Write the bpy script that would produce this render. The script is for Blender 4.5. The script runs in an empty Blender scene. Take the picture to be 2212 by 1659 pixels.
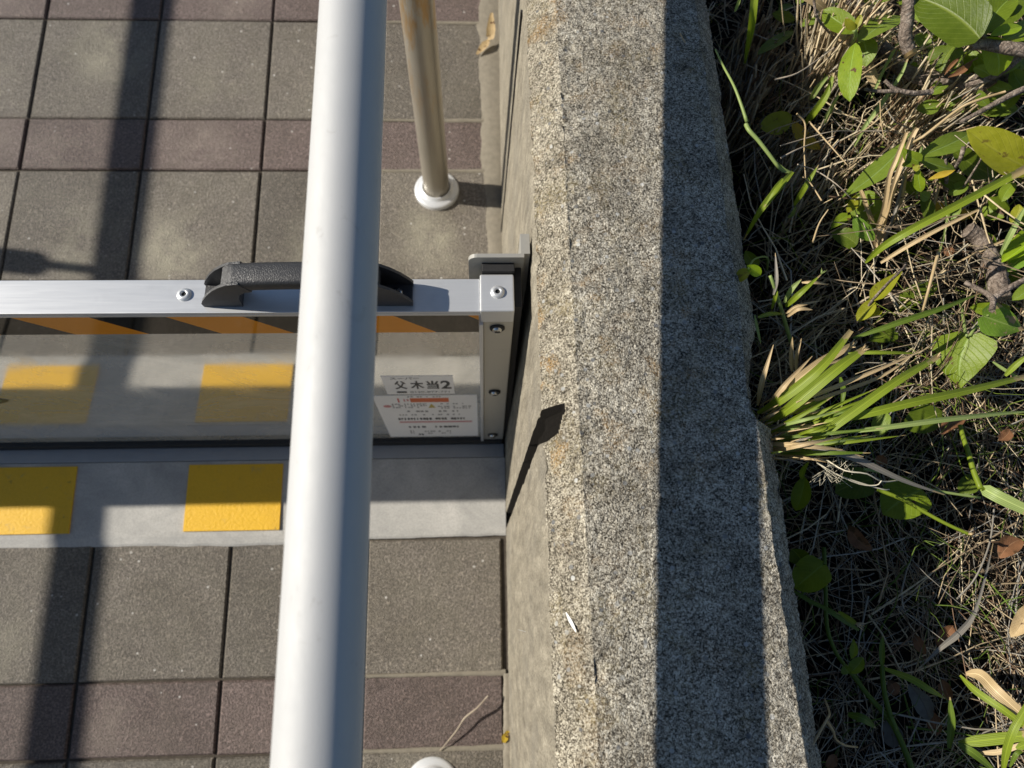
import bpy, bmesh, math, random
import numpy as np
from mathutils import Vector, Matrix

random.seed(7)
rng = np.random.default_rng(7)
SC = bpy.context.scene
COL = SC.collection

# ------------------------------------------------------------------ camera
LENS, SENSOR = 25.23, 36.0
W0, H0PX, F = 2212.0, 1659.0, 1550.0
CAM_Z = 1.0965
_d = np.array([1046 - 1106, 1383 - 829.5, F]); _d /= np.linalg.norm(_d)
_y = np.array([1000 - 1106, -3578 - 829.5, F]); _y = _y - _d * (_y @ _d); _y /= np.linalg.norm(_y)
_x = np.cross(_d, _y)
RW = np.stack([_x, _y, -_d])
def at(px, py, z):
    """point of the place seen at photograph position px, py, at height z"""
    r = RW @ np.array([px - 1106, py - 829.5, F])
    t = (z - CAM_Z) / r[2]
    return Vector((r[0] * t, r[1] * t, z))
cam = bpy.data.objects.new('camera', bpy.data.cameras.new('camera'))
COL.objects.link(cam)
right, up, back = RW @ np.array([1, 0, 0]), RW @ np.array([0, -1, 0]), RW @ np.array([0, 0, -1])
M4 = Matrix(((right[0], up[0], back[0], 0), (right[1], up[1], back[1], 0), (right[2], up[2], back[2], CAM_Z), (0, 0, 0, 1)))
cam.matrix_world = M4
cam.data.sensor_width = SENSOR; cam.data.sensor_fit = 'HORIZONTAL'; cam.data.lens = LENS
cam.data.clip_start = 0.02; cam.data.clip_end = 500
cam.data.dof.use_dof = True; cam.data.dof.focus_distance = 0.61; cam.data.dof.aperture_fstop = 7.2
SC.camera = cam

# ------------------------------------------------------------------ light
SUNDIR = Vector((1.55, -0.19, -1.0)).normalized()
EL = math.asin(-SUNDIR.z); AZ = math.atan2(-SUNDIR.x, -SUNDIR.y)
world = bpy.data.worlds.new('World'); SC.world = world; world.use_nodes = True
wn = world.node_tree.nodes; wl = world.node_tree.links
sky = wn.new('ShaderNodeTexSky'); sky.sky_type = 'NISHITA'; sky.sun_disc = False
sky.sun_elevation = EL; sky.sun_rotation = AZ % (2 * math.pi)
sky.air_density = 1.0; sky.dust_density = 0.25; sky.ozone_density = 2.2
bg = wn['Background']; bg.inputs['Strength'].default_value = 0.058
wl.new(sky.outputs['Color'], bg.inputs['Color'])
sl = bpy.data.lights.new('sun', 'SUN'); sl.energy = 5.0; sl.angle = math.radians(0.53); sl.color = (1.0, 0.935, 0.825)
sun = bpy.data.objects.new('sun', sl); COL.objects.link(sun)
sun.rotation_euler = SUNDIR.to_track_quat('-Z', 'Y').to_euler(); sun.location = (-6, 1, 5)
SC.view_settings.view_transform = 'Standard'; SC.view_settings.look = 'None'
SC.view_settings.exposure = 0.42; SC.view_settings.gamma = 1.0; SC.view_settings.use_curve_mapping = False
SC.render.engine = 'CYCLES'
SC.cycles.use_denoising = True
SC.cycles.max_bounces = 8; SC.cycles.transparent_max_bounces = 8

# ------------------------------------------------------------------ material helpers
class NT:
    def __init__(s, name):
        s.m = bpy.data.materials.new(name); s.m.use_nodes = True
        s.t = s.m.node_tree; s.n = s.t.nodes; s.l = s.t.links
        s.p = s.n['Principled BSDF']; s.out = s.n['Material Output']
    def node(s, kind, **kw):
        n = s.n.new(kind)
        for k, v in kw.items():
            if k in n.inputs.keys(): n.inputs[k].default_value = v
            else: setattr(n, k, v)
        return n
    def link(s, a, b): s.l.new(a, b)
    def pos(s): return s.node('ShaderNodeNewGeometry').outputs['Position']
    def noise(s, scale, vec=None, detail=4, rough=0.6, dist=0.0):
        n = s.node('ShaderNodeTexNoise'); n.inputs['Scale'].default_value = scale
        n.inputs['Detail'].default_value = detail; n.inputs['Roughness'].default_value = rough
        n.inputs['Distortion'].default_value = dist
        if vec is not None: s.link(vec, n.inputs['Vector'])
        return n.outputs['Fac']
    def voro(s, scale, vec=None, feature='F1', out='Distance'):
        n = s.node('ShaderNodeTexVoronoi'); n.feature = feature
        n.inputs['Scale'].default_value = scale
        if vec is not None: s.link(vec, n.inputs['Vector'])
        return n.outputs[out]
    def ramp(s, fac, stops, interp='LINEAR'):
        n = s.node('ShaderNodeValToRGB'); cr = n.color_ramp; cr.interpolation = interp
        while len(cr.elements) < len(stops): cr.elements.new(0.5)
        for e, (p, c) in zip(cr.elements, stops):
            e.position = p; e.color = (c, c, c, 1) if isinstance(c, (int, float)) else (*c, 1)
        s.link(fac, n.inputs['Fac']); return n.outputs['Color']
    def mix(s, fac, a, b, mode='MIX'):
        n = s.node('ShaderNodeMix'); n.data_type = 'RGBA'; n.blend_type = mode
        for sock, v in ((n.inputs[0], fac), (n.inputs[6], a), (n.inputs[7], b)):
            if isinstance(v, (int, float)): sock.default_value = v
            elif isinstance(v, tuple): sock.default_value = (*v, 1)
            else: s.link(v, sock)
        return n.outputs[2]
    def math(s, op, a, b=None, clamp=False):
        n = s.node('ShaderNodeMath'); n.operation = op; n.use_clamp = clamp
        for sock, v in ((n.inputs[0], a), (n.inputs[1], b)):
            if v is None: continue
            if isinstance(v, (int, float)): sock.default_value = v
            else: s.link(v, sock)
        return n.outputs[0]
    def bump(s, h, strength=0.3, dist=0.001):
        n = s.node('ShaderNodeBump'); n.inputs['Strength'].default_value = strength; n.inputs['Distance'].default_value = dist
        s.link(h, n.inputs['Height']); s.link(n.outputs['Normal'], s.p.inputs['Normal']); return n
    def set(s, **kw):
        for k, v in kw.items():
            k = {'color': 'Base Color', 'rough': 'Roughness', 'metal': 'Metallic', 'spec': 'Specular IOR Level', 'coat': 'Coat Weight'}.get(k, k)
            i = s.p.inputs[k]
            if isinstance(v, tuple): i.default_value = (*v, 1)
            elif isinstance(v, (int, float)): i.default_value = v
            else: s.link(v, i)
        return s

def plain(name, color, rough=0.5, metal=0.0, var=0.15, scale=60, bump=0.0, bscale=400, spec=0.5):
    t = NT(name); p = t.pos()
    f = t.noise(scale, p)
    c = t.mix(f, tuple(x * (1 - var) for x in color), tuple(min(1, x * (1 + var)) for x in color))
    t.set(color=c, rough=rough, metal=metal, spec=spec)
    if bump: t.bump(t.noise(bscale, p, 3), bump, 0.0006)
    return t.m

def mat_concrete():
    t = NT('exposed_concrete'); p = t.pos()
    sep = t.node('ShaderNodeSeparateXYZ'); t.link(p, sep.inputs[0])
    wp = t.node('ShaderNodeVectorMath'); wp.operation = 'ADD'; t.link(p, wp.inputs[0])
    wn_ = t.node('ShaderNodeTexNoise'); wn_.inputs['Scale'].default_value = 300; t.link(p, wn_.inputs['Vector'])
    sc_ = t.node('ShaderNodeVectorMath'); sc_.operation = 'SCALE'; sc_.inputs['Scale'].default_value = 0.0025; t.link(wn_.outputs['Color'], sc_.inputs[0])
    t.link(sc_.outputs[0], wp.inputs[1]); wv_ = wp.outputs[0]
    def cells(scale):
        v_ = t.node('ShaderNodeTexVoronoi'); v_.inputs['Scale'].default_value = scale; t.link(wv_, v_.inputs['Vector'])
        q_ = t.node('ShaderNodeSeparateColor'); t.link(v_.outputs['Color'], q_.inputs[0]); return q_.outputs[0], v_.outputs['Distance']
    ca, da = cells(720); cb_, db = cells(1300)
    br_ = t.math('ADD', t.math('MULTIPLY', t.noise(540, p, 6, 0.72), 0.60), t.math('MULTIPLY', t.noise(120, p, 5, 0.7), 0.40))
    g = t.math('ADD', t.math('ADD', t.math('MULTIPLY', ca, 0.17), t.math('MULTIPLY', cb_, 0.17)), t.math('MULTIPLY', br_, 0.66))
    c = t.ramp(g, [(0.36, (0.040, 0.034, 0.027)), (0.43, (0.150, 0.134, 0.107)), (0.49, (0.285, 0.259, 0.210)), (0.565, (0.49, 0.455, 0.375)), (0.66, (0.72, 0.685, 0.59))])
    # broad weathering, darker grey crusts
    big = t.noise(26, p, 5, 0.65)
    c = t.mix(t.ramp(big, [(0.40, 0.0), (0.62, 0.65)]), c, t.mix(1.0, c, (0.56, 0.55, 0.54), 'MULTIPLY'))
    big2 = t.noise(60, p, 3, 0.6)
    c = t.mix(t.ramp(big2, [(0.52, 0.0), (0.70, 0.3)]), c, t.mix(1.0, c, (1.2, 1.17, 1.1), 'MULTIPLY'))
    c = t.mix(t.ramp(t.noise(7.5, p, 4, 0.6, 0.6), [(0.42, 0.0), (0.62, 0.6)]), c, t.mix(1.0, c, (0.78, 0.77, 0.76), 'MULTIPLY'))
    c = t.mix(t.ramp(sep.outputs[0], [(0.070, 0.9), (0.082, 0.0)]), c, t.mix(1.0, c, (0.84, 0.82, 0.78), 'MULTIPLY'))  # chamfer colour darkened to offset the sun that this slope catches
    # pebbles of the aggregate
    v = t.node('ShaderNodeTexVoronoi'); v.inputs['Scale'].default_value = 165; t.link(p, v.inputs['Vector'])
    sv = t.node('ShaderNodeSeparateColor'); t.link(v.outputs['Color'], sv.inputs[0])
    peb = t.math('MULTIPLY', t.ramp(v.outputs['Distance'], [(0.26, 1.0), (0.34, 0.0)]), t.ramp(sv.outputs[0], [(0.86, 0.0), (0.88, 1.0)], 'LINEAR'))
    pc = t.ramp(sv.outputs[1], [(0.0, (0.09, 0.095, 0.105)), (0.5, (0.26, 0.26, 0.25)), (1.0, (0.52, 0.52, 0.50))])
    c = t.mix(t.math('MULTIPLY', peb, 0.85), c, pc)
    # orange lichen, thickest on the arris above the barrier
    stain = t.math('MULTIPLY', t.ramp(t.noise(20, p, 4, 0.7), [(0.50, 0.0), (0.66, 1.0)]), t.ramp(t.noise(330, p, 3), [(0.42, 0.0), (0.58, 0.75)]))
    c = t.mix(t.math('MULTIPLY', stain, 0.55), c, (0.235, 0.185, 0.075))
    li = t.math('MULTIPLY', t.ramp(t.noise(34, p, 3, 0.6), [(0.54, 0.0), (0.64, 1.0)]), t.ramp(t.noise(500, p, 2), [(0.44, 0.15), (0.58, 1.0)]))
    edge = t.ramp(sep.outputs[0], [(0.04, 1.0), (0.085, 0.9), (0.11, 0.35), (0.17, 0.7), (0.20, 0.0)])
    yy_ = t.ramp(t.math('ADD', sep.outputs[1], 0.2), [(0.05, 0.12), (0.30, 0.25), (0.37, 1.0), (0.44, 0.9), (0.52, 0.35), (0.8, 0.6)])
    li = t.math('MULTIPLY', li, yy_)
    c = t.mix(t.math('MULTIPLY', t.math('MULTIPLY', li, edge), 0.75), c, (0.36, 0.20, 0.05))
    t.set(color=c, rough=0.93, spec=0.2)
    h = t.math('SUBTRACT', t.math('MULTIPLY', br_, 1.5), t.math('ADD', t.math('MULTIPLY', da, 0.45), t.math('MULTIPLY', db, 0.3)))
    t.bump(h, 0.6, 0.0026)
    return t.m

def mat_wallface():
    t = NT('board_marked_concrete'); p = t.pos()
    mp = t.node('ShaderNodeMapping'); mp.inputs['Scale'].default_value = (1, 1, 0.3); t.link(p, mp.inputs['Vector'])
    st = t.noise(70, mp.outputs[0], 5, 0.65); f = t.noise(420, p, 3)
    c = t.ramp(st, [(0.3, (0.19, 0.17, 0.135)), (0.55, (0.31, 0.28, 0.222)), (0.75, (0.44, 0.40, 0.32))])
    c = t.mix(t.ramp(t.noise(520, p, 5, 0.75), [(0.38, 0.85), (0.56, 0.0)]), c, t.mix(1.0, c, (0.42, 0.40, 0.36), 'MULTIPLY'))
    c = t.mix(t.ramp(t.noise(9, p, 3), [(0.5, 0.0), (0.72, 0.45)]), c, (0.17, 0.16, 0.14))
    t.set(color=c, rough=0.92, spec=0.2)
    t.bump(t.math('ADD', f, t.math('MULTIPLY', st, 0.3)), 0.7, 0.0025)
    return t.m

def mat_paver(name, lo, hi, pale):
    t = NT(name); p = t.pos()
    info = t.node('ShaderNodeObjectInfo').outputs['Random']
    f = t.math('ADD', t.math('MULTIPLY', t.noise(270, p, 7, 0.8), 0.74), t.math('MULTIPLY', t.voro(420, p, 'F1', 'Distance'), 0.28)); m = t.noise(22, p, 4, 0.6)
    c = t.ramp(f, [(0.33, tuple(x * 0.45 for x in lo)), (0.45, tuple(x * 0.95 for x in lo)), (0.56, tuple(x * 0.95 for x in hi)), (0.69, tuple(min(1, x * 1.7) for x in hi))])
    c = t.mix(t.ramp(m, [(0.35, 0.0), (0.7, 0.55)]), c, t.mix(1.0, c, (0.66, 0.64, 0.60), 'MULTIPLY'))
    tc = t.node('ShaderNodeTexCoord').outputs['Object']; so_ = t.node('ShaderNodeSeparateXYZ'); t.link(tc, so_.inputs[0])
    rr_ = t.node('ShaderNodeVectorMath'); rr_.operation = 'LENGTH'; sh_ = t.node('ShaderNodeVectorMath'); sh_.operation = 'ADD'; t.link(tc, sh_.inputs[0]); cx_ = t.node('ShaderNodeCombineXYZ'); t.link(t.math('MULTIPLY', t.math('SUBTRACT', t.math('FRACT', t.math('MULTIPLY', info, 13.7)), 0.5), 0.09), cx_.inputs[0]); t.link(t.math('MULTIPLY', t.math('SUBTRACT', t.math('FRACT', t.math('MULTIPLY', info, 29.1)), 0.5), 0.09), cx_.inputs[1]); t.link(cx_.outputs[0], sh_.inputs[1]); t.link(sh_.outputs[0], rr_.inputs[0])
    ctr = t.ramp(t.math('ADD', rr_.outputs['Value'], t.math('MULTIPLY', t.noise(16, p, 4, 0.7), 0.06)), [(0.045, 1.0), (0.115, 0.0)])
    blotch = t.math('MULTIPLY', t.ramp(t.noise(11, p, 5, 0.75), [(0.40, 0.0), (0.62, 0.75)]), t.math('ADD', t.math('MULTIPLY', t.math('MULTIPLY', ctr, 0.85), t.ramp(t.math('FRACT', t.math('MULTIPLY', info, 7.31)), [(0.35, 0.0), (0.75, 1.0)])), 0.14))
    soil_ = t.ramp(t.noise(5.5, p, 5, 0.7, 0.8), [(0.48, 0.0), (0.66, 0.55)])
    c = t.mix(soil_, c, t.mix(1.0, c, (0.60, 0.57, 0.52), 'MULTIPLY'))
    c = t.mix(blotch, c, pale)
    v = t.node('ShaderNodeTexVoronoi'); v.inputs['Scale'].default_value = 78; t.link(p, v.inputs['Vector'])
    sv = t.node('ShaderNodeSeparateColor'); t.link(v.outputs['Color'], sv.inputs[0])
    sp = t.math('MULTIPLY', t.ramp(v.outputs['Distance'], [(0.10, 1.0), (0.16, 0.0)]), t.ramp(sv.outputs[0], [(0.90, 0.0), (0.91, 1.0)]))
    c = t.mix(t.math('MULTIPLY', sp, 0.75), c, (0.62, 0.60, 0.56))
    br = t.math('ADD', t.math('MULTIPLY', info, 0.28), 0.80)
    cb = t.node('ShaderNodeCombineXYZ')
    for i in range(3): t.link(br, cb.inputs[i])
    c = t.mix(1.0, c, cb.outputs[0], 'MULTIPLY')
    t.set(color=c, rough=0.55, spec=0.42)
    t.bump(t.math('ADD', f, t.math('MULTIPLY', t.noise(700, p, 2), 0.4)), 0.8, 0.0030)
    return t.m

def mat_panel():
    t = NT('polished_sheet'); p = t.pos()
    mp = t.node('ShaderNodeMapping'); mp.inputs['Scale'].default_value = (0.02, 1, 1); t.link(p, mp.inputs['Vector'])
    br = t.noise(500, mp.outputs[0], 2)
    gl = t.node('ShaderNodeBsdfGlossy'); gl.inputs['Color'].default_value = (0.96, 0.94, 0.89, 1); gl.inputs['Roughness'].default_value = 0.06
    df = t.node('ShaderNodeBsdfDiffuse'); t.link(t.mix(br, (0.66, 0.635, 0.57), (0.72, 0.69, 0.62)), df.inputs['Color'])
    sm = t.ramp(t.noise(9, p, 5, 0.7, 1.2), [(0.42, 0.05), (0.70, 0.13)]); t.link(sm, gl.inputs['Roughness'])
    mx = t.node('ShaderNodeMixShader'); t.link(t.math('SUBTRACT', 0.74, t.ramp(t.noise(6, p, 5, 0.75, 1.5), [(0.4, 0.02), (0.75, 0.18)])), mx.inputs[0])
    t.link(gl.outputs[0], mx.inputs[2]); t.link(df.outputs[0], mx.inputs[1]); t.link(mx.outputs[0], t.out.inputs['Surface'])
    return t.m

def mat_film(name, color, g=0.2):
    t = NT(name)
    gl = t.node('ShaderNodeBsdfGlossy'); gl.inputs['Color'].default_value = (0.9, 0.87, 0.82, 1); gl.inputs['Roughness'].default_value = 0.05
    df = t.node('ShaderNodeBsdfDiffuse'); t.link(t.mix(t.noise(90, t.pos()), color, tuple(x * 1.1 for x in color)), df.inputs['Color'])
    mx = t.node('ShaderNodeMixShader'); mx.inputs[0].default_value = g
    t.link(df.outputs[0], mx.inputs[1]); t.link(gl.outputs[0], mx.inputs[2]); t.link(mx.outputs[0], t.out.inputs['Surface'])
    return t.m

def mat_rail():
    t = NT('satin_silver_coating'); p = t.pos()
    mp = t.node('ShaderNodeMapping'); mp.inputs['Scale'].default_value = (1, 0.35, 1); t.link(p, mp.inputs['Vector'])
    n = t.noise(18, p, 4); s = t.noise(170, mp.outputs[0], 3, 0.7, 0.6)
    c = t.mix(n, (0.52, 0.525, 0.53), (0.58, 0.58, 0.575))
    c = t.mix(t.ramp(s, [(0.70, 0.0), (0.76, 0.18)]), c, (0.33, 0.32, 0.30))
    mk = t.math('MULTIPLY', t.ramp(t.noise(55, p, 5, 0.7, 1.5), [(0.62, 0.0), (0.67, 0.7)]), t.ramp(t.noise(7, p, 2), [(0.46, 0.0), (0.56, 1.0)]))
    c = t.mix(t.math('MULTIPLY', mk, 0.28), c, (0.30, 0.28, 0.25))
    t.set(color=c, rough=t.math('ADD', t.math('MULTIPLY', s, 0.10), 0.70), metal=0.50, spec=0.3)
    if 'Diffuse Roughness' in t.p.inputs.keys(): t.p.inputs['Diffuse Roughness'].default_value = 1.0
    t.bump(t.noise(900, p, 2), 0.06, 0.0005)
    return t.m

def mat_post():
    t = NT('weathered_steel_post'); p = t.pos()
    mp = t.node('ShaderNodeMapping'); mp.inputs['Scale'].default_value = (1, 1, 0.25); t.link(p, mp.inputs['Vector'])
    n = t.noise(60, mp.outputs[0], 4); sep = t.node('ShaderNodeSeparateXYZ'); t.link(p, sep.inputs[0])
    c = t.mix(n, (0.33, 0.30, 0.245), (0.46, 0.42, 0.35))
    rust = t.math('MULTIPLY', t.ramp(t.noise(45, mp.outputs[0], 4, 0.7), [(0.5, 0.0), (0.62, 1.0)]), t.ramp(sep.outputs[2], [(0.22, 0.0), (0.45, 1.0)]))
    c = t.mix(t.math('MULTIPLY', rust, 0.8), c, (0.40, 0.23, 0.07))
    t.set(color=c, rough=0.36, metal=0.55, spec=0.5)
    return t.m

def mat_alu(name='brushed_aluminium', base=(0.68, 0.69, 0.70), rough=0.36, metal=0.55):
    t = NT(name); p = t.pos()
    mp = t.node('ShaderNodeMapping'); mp.inputs['Scale'].default_value = (0.03, 1, 1); t.link(p, mp.inputs['Vector'])
    n = t.noise(700, mp.outputs[0], 3); b = t.noise(30, p, 3)
    c = t.mix(n, tuple(x * 0.9 for x in base), base); c = t.mix(t.ramp(b, [(0.55, 0.0), (0.8, 0.4)]), c, tuple(x * 0.7 for x in base))
    t.set(color=c, rough=t.math('ADD', t.math('MULTIPLY', n, 0.12), rough - 0.06), metal=metal)
    return t.m

def mat_plastic():
    t = NT('grained_black_plastic'); p = t.pos()
    v = t.voro(620, p, 'DISTANCE_TO_EDGE')
    t.set(color=t.mix(t.noise(200, p), (0.024, 0.024, 0.026), (0.040, 0.040, 0.043)), rough=0.44, spec=0.5)
    t.bump(t.math('ADD', t.math('MINIMUM', v, 0.25), t.math('MULTIPLY', t.noise(1100, p, 2), 0.25)), 0.5, 0.0012)
    return t.m

def mat_leaf(name, lo, hi, vein, spots=0.0, trans=0.34, rough=0.42, dark=(0.10, 0.05, 0.02)):
    t = NT(name); uv = t.node('ShaderNodeUVMap').outputs[0]; p = t.pos()
    sep = t.node('ShaderNodeSeparateXYZ'); t.link(uv, sep.inputs[0])
    av = t.math('ABSOLUTE', t.math('SUBTRACT', sep.outputs[1], 0.5))
    n = t.noise(120, p, 4, 0.6)
    c = t.mix(t.ramp(n, [(0.3, 0.0), (0.7, 1.0)]), lo, hi)
    info = t.node('ShaderNodeObjectInfo').outputs['Random']
    c = t.mix(t.math('MULTIPLY', info, 0.35), c, tuple(x * 0.72 for x in lo))
    mid = t.ramp(av, [(0.0, 1.0), (0.018, 0.75), (0.04, 0.0)])
    ph = t.math('SUBTRACT', t.math('MULTIPLY', sep.outputs[0], 9.0), t.math('MULTIPLY', av, 7.0))
    fr = t.math('ABSOLUTE', t.math('SUBTRACT', t.math('FRACT', ph), 0.5))
    side = t.ramp(fr, [(0.0, 1.0), (0.045, 0.5), (0.10, 0.0)])
    vv = t.math('MAXIMUM', mid, t.math('MULTIPLY', side, 0.42))
    c = t.mix(t.math('MULTIPLY', vv, 0.75), c, vein)
    if spots:
        s = t.ramp(t.noise(85, p, 3, 0.55), [(0.64 - 0.1 * spots, 0.0), (0.68 - 0.1 * spots, 1.0)])
        c = t.mix(s, c, dark)
    t.set(color=c, rough=rough, spec=0.30)
    h = t.math('ADD', t.math('MULTIPLY', vv, -0.8), t.math('MULTIPLY', t.noise(450, p, 3), 0.5))
    t.bump(h, 0.4, 0.0012)
    tr = t.node('ShaderNodeBsdfTranslucent')
    t.link(t.mix(1.0, c, (1.5, 1.45, 0.5), 'MULTIPLY'), tr.inputs['Color'])
    mx = t.node('ShaderNodeMixShader'); mx.inputs[0].default_value = trans
    t.link(t.p.outputs[0], mx.inputs[1]); t.link(tr.outputs[0], mx.inputs[2]); t.link(mx.outputs[0], t.out.inputs['Surface'])
    return t.m

def mat_blade(name, lo, hi, trans=0.3):
    t = NT(name); uv = t.node('ShaderNodeUVMap').outputs[0]; p = t.pos()
    sep = t.node('ShaderNodeSeparateXYZ'); t.link(uv, sep.inputs[0])
    lines = t.node('ShaderNodeMath'); lines.operation = 'SINE'; t.link(t.math('MULTIPLY', sep.outputs[1], 44.0), lines.inputs[0])
    n = t.noise(60, p, 3)
    c = t.mix(n, lo, hi); c = t.mix(t.math('MULTIPLY', t.math('ADD', lines.outputs[0], 1.0), 0.16), c, tuple(x * 0.55 for x in lo))
    mid = t.ramp(t.math('ABSOLUTE', t.math('SUBTRACT', sep.outputs[1], 0.5)), [(0.0, 0.6), (0.06, 0.0)])
    c = t.mix(mid, c, tuple(min(1, x * 1.7) for x in hi))
    tip = t.ramp(t.math('ADD', sep.outputs[0], t.math('MULTIPLY', t.noise(200, p), 0.12)), [(0.985, 0.0), (1.06, 0.9)])
    c = t.mix(tip, c, (0.42, 0.31, 0.16))
    t.set(color=c, rough=0.45, spec=0.4); t.bump(lines.outputs[0], 0.25, 0.0006)
    tr = t.node('ShaderNodeBsdfTranslucent'); t.link(t.mix(1.0, c, (1.2, 1.25, 0.6), 'MULTIPLY'), tr.inputs['Color'])
    mx = t.node('ShaderNodeMixShader'); mx.inputs[0].default_value = trans
    t.link(t.p.outputs[0], mx.inputs[1]); t.link(tr.outputs[0], mx.inputs[2]); t.link(mx.outputs[0], t.out.inputs['Surface'])
    return t.m

def mat_straw(name, trans=0.15):
    t = NT(name); p = t.pos()
    a = t.node('ShaderNodeAttribute'); a.attribute_name = 'tone'
    n = t.noise(160, p, 3)
    c = t.mix(t.ramp(n, [(0.35, 0.5), (0.6, 0.0)]), a.outputs['Color'], t.mix(1.0, a.outputs['Color'], (0.5, 0.45, 0.4), 'MULTIPLY'))
    t.set(color=c, rough=0.6, spec=0.3)
    tr = t.node('ShaderNodeBsdfTranslucent'); t.link(c, tr.inputs['Color'])
    mx = t.node('ShaderNodeMixShader'); mx.inputs[0].default_value = trans
    t.link(t.p.outputs[0], mx.inputs[1]); t.link(tr.outputs[0], mx.inputs[2]); t.link(mx.outputs[0], t.out.inputs['Surface'])
    return t.m

def mat_bark():
    t = NT('grey_bark'); p = t.pos()
    f = t.noise(150, p, 5, 0.7, 1.0); v = t.voro(190, p, 'DISTANCE_TO_EDGE')
    c = t.ramp(f, [(0.3, (0.06, 0.045, 0.035)), (0.5, (0.19, 0.15, 0.12)), (0.7, (0.33, 0.28, 0.235))])
    c = t.mix(t.ramp(v, [(0.0, 0.7), (0.06, 0.0)]), c, (0.03, 0.022, 0.018))
    t.set(color=c, rough=0.85, spec=0.2); t.bump(t.math('ADD', f, v), 0.7, 0.003)
    return t.m

def mat_soil():
    t = NT('dark_humus_soil'); p = t.pos()
    f = t.noise(130, p, 6, 0.75); v = t.voro(240, p)
    c = t.ramp(f, [(0.3, (0.004, 0.0035, 0.003)), (0.55, (0.016, 0.013, 0.010)), (0.75, (0.055, 0.045, 0.034))])
    t.set(color=c, rough=0.95, spec=0.1); t.bump(t.math('ADD', f, t.math('MULTIPLY', v, 0.6)), 0.9, 0.006)
    return t.m

def mat_sill():
    t = NT('smooth_cement_sill'); p = t.pos()
    m = t.noise(16, p, 5, 0.65, 0.6); f = t.noise(500, p, 3)
    c = t.ramp(m, [(0.3, (0.33, 0.325, 0.31)), (0.5, (0.42, 0.41, 0.385)), (0.7, (0.50, 0.485, 0.455))])
    c = t.mix(t.ramp(f, [(0.4, 0.35), (0.55, 0.0)]), c, (0.22, 0.21, 0.2))
    t.set(color=c, rough=0.7, spec=0.4); t.bump(f, 0.3, 0.0008)
    return t.m

def mat_yellow():
    t = NT('yellow_safety_tape'); p = t.pos()
    f = t.noise(260, p, 4, 0.7); m = t.noise(14, p, 3)
    c = t.mix(f, (0.62, 0.355, 0.010), (0.80, 0.475, 0.018)); c = t.mix(t.ramp(m, [(0.5, 0.0), (0.75, 0.3)]), c, (0.5, 0.28, 0.03))
    d = t.ramp(t.noise(70, p, 2), [(0.70, 0.0), (0.74, 0.5)]); c = t.mix(d, c, (0.2, 0.13, 0.03)); c = t.mix(t.ramp(t.noise(38, p, 5, 0.75, 1.0), [(0.60, 0.0), (0.72, 0.55)]), c, (0.36, 0.27, 0.12))
    t.set(color=c, rough=0.55, spec=0.4); t.bump(f, 0.5, 0.002)
    return t.m

MT = {}
MT['concrete'] = mat_concrete(); MT['face'] = mat_wallface()
MT['grey_paver'] = mat_paver('grey_paver_stone', (0.112, 0.096, 0.078), (0.198, 0.172, 0.142), (0.36, 0.335, 0.25))
MT['red_paver'] = mat_paver('red_paver_stone', (0.096, 0.068, 0.060), (0.172, 0.127, 0.114), (0.25, 0.205, 0.17))
MT['panel'] = mat_panel(); MT['rail'] = mat_rail(); MT['post'] = mat_post()
MT['alu'] = mat_alu(); MT['frame'] = mat_alu('frame_aluminium', (0.50, 0.48, 0.43), 0.42, 0.5)
MT['steel'] = mat_alu('stainless_steel', (0.55, 0.55, 0.54), 0.25, 0.9)
MT['cap'] = plain('silver_flange_cap', (0.66, 0.67, 0.68), 0.32, 0.25, 0.05)
MT['plastic'] = mat_plastic(); MT['rubber'] = plain('black_rubber', (0.012, 0.012, 0.013), 0.7, 0, 0.3, 90, 0.3)
MT['white_film'] = mat_film('white_sticker_film', (0.80, 0.78, 0.77), 0.06)
MT['ink'] = plain('black_print', (0.03, 0.03, 0.03), 0.5); MT['red'] = plain('red_print', (0.55, 0.05, 0.03), 0.5)
MT['orange_red'] = plain('orange_red_print', (0.62, 0.13, 0.03), 0.5); MT['pale_ink'] = plain('grey_print', (0.22, 0.21, 0.21), 0.5)
MT['pink'] = plain('faded_red_print', (0.55, 0.22, 0.22), 0.5); MT['warn'] = plain('yellow_print', (0.45, 0.34, 0.06), 0.5)
MT['orange'] = mat_film('orange_hazard_film', (0.72, 0.27, 0.025), 0.14); MT['black'] = mat_film('black_hazard_film', (0.016, 0.015, 0.013), 0.20)
MT['olive'] = plain('olive_print', (0.07, 0.06, 0.008), 0.5); MT['lime'] = plain('green_print', (0.20, 0.24, 0.09), 0.5)
MT['shade_dirt'] = plain('joint_shade_and_dirt', (0.008, 0.007, 0.006), 0.95, 0, 0.8, 600, 0.8, 700, 0.1)  # near-black that paints shade as well as dirt into the wall joint
MT['mortar'] = plain('mortar', (0.215, 0.192, 0.152), 0.9, 0, 0.35, 120, 0.6, 500, 0.2)
MT['sand'] = plain('dark_joint_sand', (0.075, 0.064, 0.052), 0.95, 0, 0.6, 160, 0.6, 500, 0.1)
MT['galv'] = plain('galvanised_steel', (0.34, 0.33, 0.30), 0.5, 0.25, 0.15); MT['edge'] = plain('dull_zinc', (0.30, 0.31, 0.32), 0.5, 0.3, 0.1); MT['sill'] = mat_sill(); MT['yellow'] = mat_yellow(); MT['soil'] = mat_soil(); MT['bark'] = mat_bark()
MT['chalk'] = plain('white_scuff', (0.62, 0.61, 0.58), 0.9, 0, 0.1, 700)
MT['cutwood'] = plain('cut_wood', (0.55, 0.36, 0.15), 0.8, 0, 0.3, 300)
MT['field'] = plain('dry_ground', (0.12, 0.11, 0.07), 0.95, 0, 0.5, 3, 0.3, 30, 0.1)
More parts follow.
